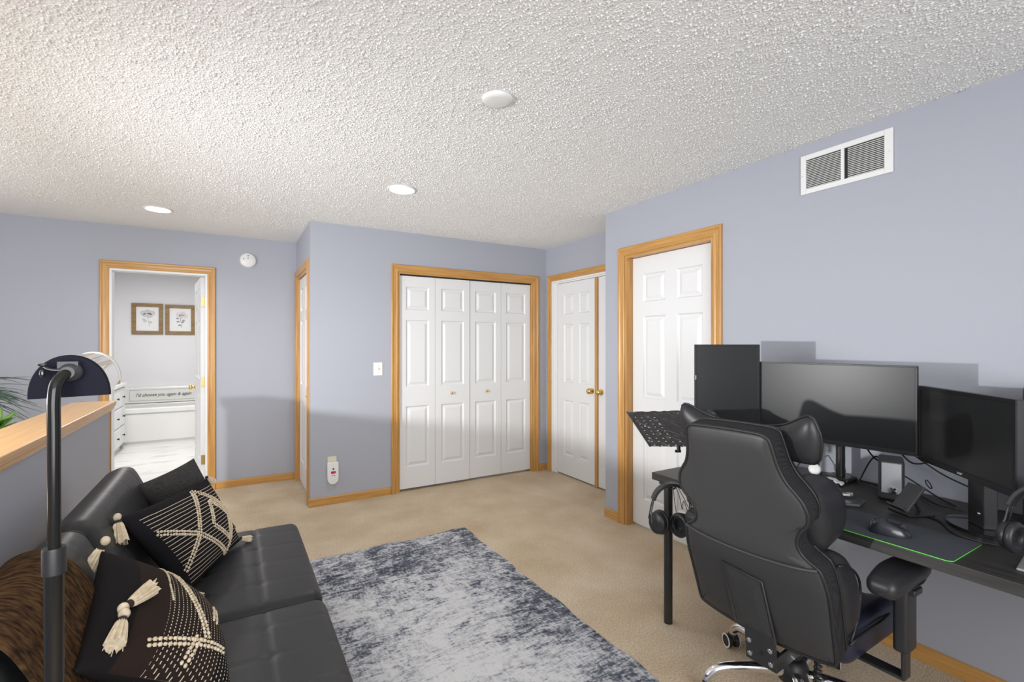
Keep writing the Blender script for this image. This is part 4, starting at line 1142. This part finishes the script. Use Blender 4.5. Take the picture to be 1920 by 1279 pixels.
# tilted phone stand
t = thing('phone_stand', (2.19, .80, DZ), 'dark grey tilted phone stand on the desk before the speaker', 'phone stand')
SM = Matrix.Translation((2.20, .815, DZ + .001)) @ Matrix.Rotation(math.radians(-28), 4, 'Z')
b = MB().rbox(0, .10, -.05, .05, 0, .006, .002, .05, None, SM); b.build('foot', plastic_b, t)
PM = SM @ Matrix.Translation((.005, 0, .014)) @ Matrix.Rotation(math.radians(38), 4, 'Y')
MB().rbox(-.006, .004, -.036, .036, 0, .115, .003, .04, None, PM).build('back_plate', plastic_g, t, smooth=50)
MB().rbox(-.028, .002, -.036, .036, -.004, .004, .002, .04, None, PM).build('ledge', plastic_g, t, smooth=50)
MB().tube([PM @ Vector((.0, 0, .07)), SM @ Vector((.085, 0, .006))], .006, 10).build('strut', plastic_b, t)
b = MB().tube([PM @ Vector((.010, -.035 + .0, .12)) + Vector((.014 * math.cos(a), .014 * math.sin(a) * .6, .016 + .014 * math.sin(a))) for a in [2 * PI * i / 16 for i in range(16)]], .002, 6, closed=True); b.build('cable_loop', rubber, t, smooth=60)
# toy car
t = thing('toy_car', (2.42, 1.145, DZ), 'small white toy car on the desk by the arm pole', 'toy car')
CM = Matrix.Translation((2.385, 1.135, DZ + .001)) @ Matrix.Rotation(math.radians(-78), 4, 'Z')
def car_ring(y):
    pr = [(-.042, .006), (.042, .006), (.043, .014), (.036, .018), (.020, .019), (.008, .028), (-.018, .029), (-.034, .020), (-.043, .018)]
    return [(x, y, z) for x, z in pr]
b = MB(); b.rings([car_ring(y) for y in (-.018, .018)], M=CM); b.build('body', plastic_w, t, bevel=.002)
b = MB()
for s in (-1, 1): b.rings([[(x, s * .0183 + e, z) for x, z in ((-.026, .0205), (.010, .0205), (.005, .0262), (-.016, .027))] for e in (-.0004, .0004)], M=CM)
b.build('window_glass', gloss_b, t)
for x in (-.026, .026):
    for s in (-1, 1):
        MB().lathe([(.0075, -.003), (.0075, .003)], 14, CM @ Matrix.Translation((x, s * .0165, .0078)) @ Matrix.Rotation(PI / 2, 4, 'X')).build('wheel', rubber, t, smooth=40)
# small white webcam
t = thing('desk_sensor', (2.44, 1.245, DZ), 'small white round camera on a disc base near the toy car', 'camera')
WM = Matrix.Translation((2.43, 1.235, DZ + .001))
b = MB().lathe([(.022, 0), (.022, .004), (.006, .007), (.006, .018)], 20, WM); b.build('base', plastic_w, t, smooth=40)
b = MB().lathe([(.004, -.016), (.020, -.014), (.027, -.004), (.026, .010), (.018, .016), (.003, .017)], 24, WM @ Matrix.Translation((0, 0, .042)) @ Matrix.Rotation(math.radians(-68), 4, 'Y') @ Matrix.Rotation(.3, 4, 'X')); b.build('head', plastic_w, t, smooth=60)
# six-sided tray with a folding knife on it
t = thing('valet_tray', (2.20, .975, DZ), 'black six-sided tray lying on the desk', 'tray')
hexp = [(2.17 + .085 * math.cos(a + .2) * 1.0, 1.0 + .085 * math.sin(a + .2)) for a in [2 * PI * i / 6 for i in range(6)]]
b = MB(); b.rings([[(2.17 + (x - 2.17) * s, 1. + (y - 1.) * s, DZ + z) for x, y in hexp] for s, z in ((.98, .0005), (1, .003), (1, .011), (.93, .012), (.90, .005))]); b.build('dish', plastic_g, t, bevel=.002)
t = thing('folding_knife', (2.19, 1.01, DZ + .012), 'grey metal folding knife lying on the six-sided tray', 'knife')
KM = Matrix.Translation((2.20, 1.015, DZ + .0125)) @ Matrix.Rotation(math.radians(-48), 4, 'Z')
MB().rbox(-.055, .045, -.011, .011, 0, .014, .004, .03, lambda p: (p.x, p.y + .006 * math.sin(p.x * 40), p.z), KM).build('handle', mat('gunmetal', (.20, .20, .21), .35, metal=.7), t, smooth=50)
MB().rbox(-.045, .03, -.0125, -.009, .003, .011, .001, .03, None, KM).build('blade', steel, t)
MB().box(.02, .042, -.006, .006, .0138, .0155, KM).build('clip', steel, t)

# tall dark case at the right frame edge
t = thing('tower_case', (2.50, .46, DZ), 'tall dark grey rounded case beside the right monitor', 'case')
MB().rbox(2.40, 2.57, .40, .532, DZ + .001, 1.247, .025, .08).build('shell', plastic_g, t, smooth=50)
MB().rbox(2.395, 2.401, .415, .515, DZ + .03, 1.22, .002, .08).build('front_panel', plastic_b, t, smooth=40)


# headphones
def headphones(name, M, label, R=.082, cupx=None, swivel=0.):
    t = thing(name, tuple(M @ Vector((0, 0, 0))), label, 'headphones', 'headphones on and under the desk')
    # local: band arc in xz plane, cups at x=+-R
    arc = [(R * 1.0 * math.cos(a), 0, .02 + R * 1.12 * math.sin(a)) for a in [PI * (.06 + .88 * i / 24) for i in range(25)]]
    b = MB()
    for i in range(24):
        p, q = Vector(arc[i]), Vector(arc[i + 1]); tn = (q - p).normalized(); nn = Vector((tn.z, 0, -tn.x))
        w_ = .016; th = .006
        o = len(b.v); b.v += [tuple(M @ (z_ + nn * a + Vector((0, c, 0)))) for z_ in (p, q) for a, c in ((-th, -w_), (th, -w_), (th, w_), (-th, w_))]
        b.f += [(o, o + 1, o + 5, o + 4), (o + 1, o + 2, o + 6, o + 5), (o + 2, o + 3, o + 7, o + 6), (o + 3, o, o + 4, o + 7)]
        if i == 0: b.f.append((o, o + 1, o + 2, o + 3))
        if i == 23: b.f.append((o + 4, o + 5, o + 6, o + 7))
    b.build('headband', plastic_b, t, bevel=.003)
    for s in (-1, 1):
        for yy in (-.009, .009):
            MB().tube([M @ Vector((s * R * .985, yy, .034)), M @ Vector((s * (R + .004), yy, -.004)), M @ Vector((s * (R + .010 if cupx is None else cupx + .03), yy * 2.6, -.045))], .0028, 8).build('yoke', metal_b, t, smooth=60)
        C = M @ Matrix.Translation((s * (R - .004 if cupx is None else cupx), 0, -.050)) @ Matrix.Rotation(swivel, 4, 'Z') @ Matrix.Rotation(s * PI / 2, 4, 'Y') @ Matrix.Scale(1.12, 4, (1, 0, 0))
        o = MB().lathe([(.030, .016), (.036, .010), (.037, .0), (.036, -.004)], 28, C).build('ear_cup', plastic_b, t, smooth=50)
        MB().lathe([(.034, -.004), (.040, -.008), (.041, -.016), (.037, -.024), (.028, -.026), (.020, -.018), (.018, -.012)], 28, C).build('ear_pad', chair_dark, o, smooth=70)
    return t


hm = Matrix.Translation((1.822, 1.632, .632)) @ Matrix.Rotation(math.radians(62), 4, 'Z') @ Matrix.Rotation(math.radians(-16), 4, 'Y')
HPA = Matrix.Translation(ray(1258, 957, 2.18)) @ Matrix.Rotation(math.radians(-33), 4, 'Z') @ Matrix.Rotation(math.radians(4), 4, 'Y') @ Matrix.Scale(1.22, 4)
th_ = headphones('headphones', HPA, 'black over-ear headphones hanging under the desk corner', .070, .044, math.radians(38))
hk = thing('headphone_hook', tuple(ray(1262, 912, 2.3)), 'black hook under the left desk corner holding headphones', 'hook')
top = HPA @ Vector((0, 0, .02 + .070 * 1.12 - .012))
MB().tube(bez([(top.x, top.y + .02, DZ - .037), (top.x, top.y + .015, top.z + .01), (top.x, top.y, top.z - .006), (top.x - .006, top.y - .02, top.z + .004)], 5), .005, 8).build('hook_bar', metal_b, hk)
cb = thing('hanging_cable', tuple(top), 'thin black cables hanging behind the headphones', 'cable')
for k, pts in enumerate(([(1268, 915, 2.28), (1275, 935, 2.26), (1279, 955, 2.24), (1282, 940, 2.24), (1290, 962, 2.26), (1297, 985, 2.26)], [(1272, 915, 2.3), (1285, 940, 2.3), (1296, 965, 2.28), (1300, 988, 2.28)], [(1262, 915, 2.3), (1268, 960, 2.3), (1276, 985, 2.3)])):
    MB().tube(bez([ray(*p) for p in pts], 6), .0016, 6).build('strand', rubber, cb, smooth=60)
b = MB().rbox(-.012, .012, -.008, .008, -.016, .016, .004, .02, None, Matrix.Translation(ray(1297, 990, 2.26))); b.build('plug', rubber, cb, smooth=50)
HPB = Matrix.Translation((1.975, .385, DZ + .128)) @ Matrix.Rotation(math.radians(75), 4, 'Z') @ Matrix.Rotation(math.radians(8), 4, 'X')
headphones('headphones', HPB, 'black headphones on the desk at the right edge, below the angled monitor', .085)
b = MB().box(0, .14, -.2, 0, 0, .008, Matrix.Translation((1.93, .437, DZ + .0005)) @ Matrix.Rotation(math.radians(6), 4, 'Z'))
tb = thing('tablet', (1.98, .36, DZ), 'grey tablet corner on the desk at the right edge', 'tablet'); b.build('body', mat('tablet_grey', (.28, .29, .30), .4, metal=.3), tb, bevel=.003)
# cables on the desk
CABLES = [
    ([(2.45, 1.35, .745), (2.47, 1.29, .83), (2.50, 1.26, .81), (2.47, 1.225, .745)], 'thin black cable arching left of the arm pole'),
    ([(2.47, 1.07, .745), (2.50, 1.03, .86), (2.51, 1.0, .87), (2.52, .97, .75)], 'black cable arching between the arm pole and the speaker'),
    ([(2.34, .99, .965), (2.45, .99, .88), (2.54, .90, .80), (2.53, .80, .750), (2.46, .72, .747)], 'black cable hanging from the middle monitor behind the speaker'),
    ([(2.56, .93, .93), (2.56, .80, .845), (2.52, .66, .80), (2.44, .60, .75)], 'black cable running along the wall behind the angled monitor'),
    ([(2.53, .86, .745), (2.44, .80, .752), (2.41, .76, .750), (2.42, .69, .746)], 'black cable lying on the desk between speaker and monitor stand'),
    ([(2.26, .80, .744), (2.22, .70, .744), (2.12, .63, .744), (2.10, .54, .744), (2.16, .46, .744)], 'thin black cable curving across the desk before the monitor stand'),
    ([(2.55, 1.10, .745), (2.50, 1.0, .752), (2.47, .95, .748), (2.44, .90, .745)], 'flat black cable on the desk behind the speaker'),
    ([(2.36, .87, .945), (2.40, .84, .90), (2.46, .80, .91), (2.5, .78, .95)], 'short black cable looping below the middle monitor'),
]
for pts, lab in CABLES:
    tag(MB().tube(bez(pts, 8), .0032, 8).build('desk_cable', rubber, smooth=60), lab, 'cable', 'cables on the desk')

# ------------------------------------------------------------------ gaming chair
CX, CY, CYAW = 1.885, 1.035, .018
ch = thing('gaming_chair', (CX, CY, 0), 'black leather gaming chair pushed up to the desk', 'chair', rz=CYAW, local=True)
PX = 1.629 - CX; REC = .26
BM = Matrix.Translation((PX, 0, .45)) @ Matrix.Rotation(-REC, 4, 'Y') @ Matrix.Rotation(-.022, 4, 'X')     # local: x out the front of the back, y left, z up the back
half_r = [(0, .668), (.07, .667), (.130, .664), (.153, .652), (.160, .63), (.165, .595), (.172, .554), (.188, .512), (.211, .481), (.231, .450), (.240, .412), (.231, .376), (.208, .349), (.192, .312), (.192, .282), (.207, .258), (.232, .240), (.247, .226), (.257, .19), (.262, .13), (.258, .05), (.253, -.05), (.250, -.086), (.236, -.104), (.15, -.122), (0, -.136)]
sm = [Vector((0, y, z)) for y, z in half_r]; sm = bez(sm, 4)
outl = [(p.y, p.z) for p in sm] + [(-p.y, p.z) for p in reversed(sm[1:-1])]
CZ = .27


def oring(s, x, dy=0., inset=0.):
    r = []
    n = len(outl)
    for k, (y, z) in enumerate(outl):
        a, c = outl[k - 1], outl[(k + 1) % n]; tx, tz = c[0] - a[0], c[1] - a[1]; l = math.hypot(tx, tz) or 1
        ny, nz_ = -tz / l, tx / l     # normal: pick outward
        if ny * y + nz_ * (z - CZ) < 0 and abs(y) > .03: pass
        r.append((x, (y - inset * (-ny if False else ny) * SGN) * s, CZ + (z - inset * nz_ * SGN - CZ) * s))
    return r


# orientation of the outline decides the outward sign
area2 = sum(outl[i][0] * outl[(i + 1) % len(outl)][1] - outl[(i + 1) % len(outl)][0] * outl[i][1] for i in range(len(outl)))
SGN = 1 if area2 < 0 else -1
b = MB(); b.rings([oring(0.02, -.012), oring(.35, -.011), oring(.65, -.009), oring(.85, -.006), oring(1, -.002, inset=.014), oring(1, .003, inset=.004), oring(1, .010)], M=BM)
b.build('back_panel', chair_leather, ch, smooth=60)
b = MB(); b.rings([oring(1, .008, inset=.001), oring(1, .03, inset=-.004), oring(1, .055, inset=-.002), oring(1, .078, inset=.004)], M=BM); b.build('side_band', air_mesh, ch, smooth=60, label='ribbed mesh side band')
b = MB(); b.tube([BM @ Vector(p) for p in oring(1, .005, inset=-.001)], .0056, 8, closed=True); b.build('piping', piping_m, ch, smooth=180)
b = MB(); b.tube([BM @ Vector(p) for p in oring(1, .078, inset=.002)], .0045, 8, closed=True); b.build('piping', piping_m, ch, smooth=180)
b = MB(); b.rings([oring(1, .076, inset=.004), oring(1, .10, inset=.008), oring(1, .112, inset=.022), oring(.75, .118), oring(.4, .118), oring(.02, .118)], M=BM); b.build('front_cushion', chair_dark, ch, smooth=60)
# wings: shoulder and hip bolsters on the front
for s in (-1, 1):
    def wing(p, z0, z1, y0, xo):
        f = (p.z - z0) / (z1 - z0); e = math.sin(PI * min(max(f, 0), 1)) ** .6
        return (xo + (p.x - xo) * (.45 + .55 * e), s * (y0 - .075 + (abs(p.y) - y0 + .075) * (.55 + .45 * e)), p.z)
    z0, z1 = .245, .535
    MB().rbox(.07, .195, s * .235 if s < 0 else .10, -.10 if s < 0 else .235, z0, z1, .045, .02, lambda p: wing(p, z0, z1, .235, .07), BM) \
        .build('shoulder_bolster', chair_dark, ch, smooth=180) if False else None
    lo, hi = (.115, .245) if s > 0 else (-.245, -.115)
    MB().rbox(.07, .272, lo, hi, .215, .470, .062, .02, lambda p: wing(p, .205, .485, .245, .07), BM).build('shoulder_bolster', chair_dark, ch, smooth=180)
    lo, hi = (.15, .268) if s > 0 else (-.268, -.15)
    MB().rbox(.07, .215, lo, hi, -.09, .225, .05, .02, lambda p: wing(p, -.11, .235, .268, .07), BM).build('hip_bolster', chair_dark, ch, smooth=180)
    b = MB().tube([BM @ Vector((.085 + .125 * math.sin(PI * i / 16) ** .8, s * (.262 - .006 * math.sin(PI * i / 16)), -.06 + .27 * i / 16)) for i in range(17)], .004, 8); b.build('piping', piping_m, ch, smooth=180)
# waist strap across the back
pts = []
for i in range(25):
    y = -.245 + .49 * i / 24; pts.append(BM @ Vector((-.0135 + .012 * (abs(y) / .245) ** 6, y, .232 - .020 * (1 - (y / .245) ** 2))))
b = MB(); b.tube(pts, .0065, 8); b.build('waist_seam', chair_leather, ch, smooth=60)
# stitched flap over the mount
def bp(y, z, x): return BM @ Vector((x, y, z))
fl = [(.098, .135), (-.052, .118), (-.062, -.116), (.086, -.112)]
b = MB(); b.rings([[bp(y, z, -.011) for y, z in fl], [bp(y, z, -.0145) for y, z in fl], [bp(.018 + (y - .018) * .93, .01 + (z - .01) * .95, -.0155) for y, z in fl], [bp(.018 + (y - .018) * .5, .01 + (z - .01) * .6, -.021) for y, z in fl]]); b.build('mount_flap', chair_leather, ch, bevel=.002)
b = MB(); b.tube([bp(.018 + (y - .018) * .93, .01 + (z - .01) * .95, -.016) for y, z in fl[1:] + fl[:1]][:2] + [bp(fl[2][0] * .93, fl[2][1] * .95, -.016)], .0012, 6); b.build('stitching', piping_m, ch)
b = MB(); b.tube([bp(*fl[3], -.0145), bp(*fl[0], -.0145), bp(*fl[1], -.0145), bp(*fl[2], -.0145)], .0042, 8); b.build('flap_piping', chair_leather, ch, smooth=60)
# head pillow, bone shaped
def headpillow():
    b = MB(); n = 40; rr_ = []
    for i in range(n + 1):
        u = -1 + 2 * i / n; y = .262 * u
        hh_ = (.055 + .075 * abs(u) ** 3) * max(.02, (1 - abs(u) ** 9)) ** .5
        th_2 = .050 * max(.03, (1 - abs(u) ** 6)) ** .5 * (1 - .12 * (1 - u * u))
        c = .625 - .045 * (1 - abs(u) ** 3)
        ring = []
        for j in range(24):
            a = 2 * PI * j / 24; ca, sa = math.cos(a), math.sin(a)
            ring.append(BM @ Vector((.138 + th_2 * abs(ca) ** .9 * (1 if ca > 0 else -1) - .03 * u * u, y, c + hh_ * abs(sa) ** .9 * (1 if sa > 0 else -.80))))
        rr_.append(ring)
    b.rings(rr_); o = b.build('head_pillow', chair_dark, ch, smooth=180)
    e = MB(); e.tube([r[6] + Vector((0, 0, .002)) for r in rr_] + [r[18] for r in reversed(rr_)], .004, 8, closed=True); e.build('pillow_piping', piping_m, o, smooth=180)


headpillow()
# seat
def seat_f(p):
    e = max(0, abs(p.y) - .15) / .11
    return (p.x, p.y, p.z + (.035 * e if p.z > .40 else 0) - (.02 * max(0, (p.x - .15) / .1) ** 2 if p.z > .40 else 0))
MB().rbox(-.165, .27, -.262, .262, .315, .435, .05, .02, seat_f).build('seat_cushion', seat_navy, ch, smooth=180)
for s in (-1, 1):
    MB().tube(bez([(-.155, s * .258, .405), (-.1, s * .268, .425), (.1, s * .266, .425), (.22, s * .235, .40)], 6), .0045, 8).build('seat_piping', piping_m, ch, smooth=180)
for k in range(5):
    for s in (-1, 1):
        MB().tube([(-.2 + .09 * k, -.13, .4385), (-.155 + .09 * k, -.065, .4385), (-.2 + .09 * k, 0, .4385), (-.155 + .09 * k, .065, .4385), (-.2 + .09 * k, .13, .4385)] if s > 0 else [(-.155 + .09 * k, -.13, .4385), (-.2 + .09 * k, -.065, .4385), (-.155 + .09 * k, 0, .4385), (-.2 + .09 * k, .065, .4385), (-.155 + .09 * k, .13, .4385)], .0016, 5).build('quilt_stitch', piping_m, ch)
# arms
for s in (-1, 1):
    b = MB(); yb = s * .345
    b.tube(bez([(-.02, s * .18, .318), (-.02, s * .33, .318), (-.02, yb + s * .012, .335), (-.02, yb + s * .014, .40)], 6), .012, 10)
    ab = MB(); ab.box(-.045, .005, min(s * .16, yb + s * .02), max(s * .16, yb + s * .02), .308, .320); ab.box(-.045, .005, min(yb + s * .010, yb + s * .022), max(yb + s * .010, yb + s * .022), .308, .44)
    o = ab.build('arm_bracket', metal_b, ch, bevel=.005)
    MB().rbox(-.058, .02, min(yb - s * .008, yb + s * .034), max(yb - s * .008, yb + s * .034), .40, .615, .012, .05).build('arm_post', plastic_b, ch, smooth=50)
    MB().rbox(-.05, .012, min(yb, yb + s * .05), max(yb, yb + s * .05), .59, .612, .005, .05).build('arm_lever', plastic_b, ch, smooth=50)
    def armf(p, yb=yb):
        f = (p.x + .15) / .32; w_ = .75 + .35 * math.sin(PI * min(max(f + .1, 0), 1)); return (p.x, yb + (p.y - yb) * w_, p.z - .012 * (1 - min(1, f * 3)) if f < .33 else p.z)
    MB().rbox(-.17, .13, yb - .050, yb + .050, .612, .672, .027, .02, armf).build('arm_pad', chair_dark, ch, smooth=180)
    MB().tube([Vector(armf(Vector((.13 * 0 - .02 + .15 * math.cos(a), yb + .050 * math.sin(a), .630)))) for a in [2 * PI * i / 30 for i in range(30)]], .003, 6, closed=True).build('arm_piping', piping_m, ch, smooth=180)
# back mount plate with bolts
MP = Matrix.Translation((PX + .022, -.01, .30)) @ Matrix.Rotation(-.10, 4, 'Y')
o = MB().box(-.008, .002, -.055, .060, -.075, .065, MP).build('mount_plate', metal_b, ch, bevel=.003)
MB().box(.002, .26, -.055, -.045, -.075, -.02, MP).build('side_rail', metal_b, ch, bevel=.002)
MB().box(.002, .26, .050, .060, -.075, -.02, MP).build('side_rail', metal_b, ch, bevel=.002)
for y in (-.036, .042):
    for z in (-.050, .0):
        MB().lathe([(.009, 0), (.009, .004), (.005, .007), (.001, .0072)], 14, MP @ Matrix.Translation((-.008, y, z)) @ Matrix.Rotation(-PI / 2, 4, 'Y')).build('bolt', steel, o, smooth=40)
MB().box(-.012, -.009, -.004, .003, -.035, -.020, MP).build('bolt_slot', dark, o)
# mechanism, column, lever with spring
MB().rbox(-.13, .12, -.09, .09, .262, .312, .012, .05).build('tilt_mechanism', metal_b, ch, smooth=50)
MB().lathe([(.026, .13), (.026, .20), (.020, .20), (.020, .27)], 24).build('gas_column', plastic_b, ch, smooth=40)
MB().lathe([(.055, .085), (.058, .10), (.052, .135), (.040, .165), (.030, .17)], 28).build('hub_cover', plastic_b, ch, smooth=50)
sp = [(-.06 - .020 * i / 60 + .012 * math.cos(i * .9), -.12 + .012 * math.sin(i * .9), .27 - .13 * i / 60) for i in range(61)]
MB().tube(sp, .003, 6).build('lever_spring', metal_b, ch, smooth=60)
MB().tube([(-.06, -.12, .285), (-.082, -.12, .12)], .007, 10).build('lever', metal_b, ch, smooth=40)
# five-star chrome base with casters
LEGR = .325
for k in range(5):
    a = math.radians(74) + k * 2 * PI / 5; ca, sa = math.cos(a), math.sin(a)
    pts = bez([(.035, 0, .115), (.10, 0, .125), (.20, 0, .128), (.285, 0, .118), (.325, 0, .090), (.332, 0, .070)], 6)
    R = Matrix.Rotation(a, 4, 'Z')
    o = MB().tube([R @ p for p in pts], [.022 - .006 * i / (len(pts) - 1) for i in range(len(pts))], 14).build('base_leg', chrome, ch, smooth=60)
    cR = R @ Matrix.Translation((.332, 0, 0)) @ Matrix.Rotation([-.15, 2.0, -.6, 1.4, .4][k], 4, 'Z')
    MB().rbox(-.018, .022, -.012, .012, .036, .068, .008, .02, None, cR).build('caster_fork', plastic_b, o, smooth=50)
    for s in (-1, 1):
        MB().lathe([(.010, -.009), (.027, -.008), (.029, -.004), (.029, .006), (.024, .009), (.006, .010)], 24, cR @ Matrix.Translation((.012, s * .017, .029)) @ Matrix.Rotation(-s * PI / 2, 4, 'X')).build('caster_wheel', plastic_b, o, smooth=40)
        q = MB().lathe([(.024, -.0012), (.030, -.001), (.030, .0012), (.024, .0014)], 24, cR @ Matrix.Translation((.012, s * .0262, .030)) @ Matrix.Rotation(-s * PI / 2, 4, 'X')); q.f = q.f[:-2]; q.build('caster_rim', plastic_w, o, smooth=40)
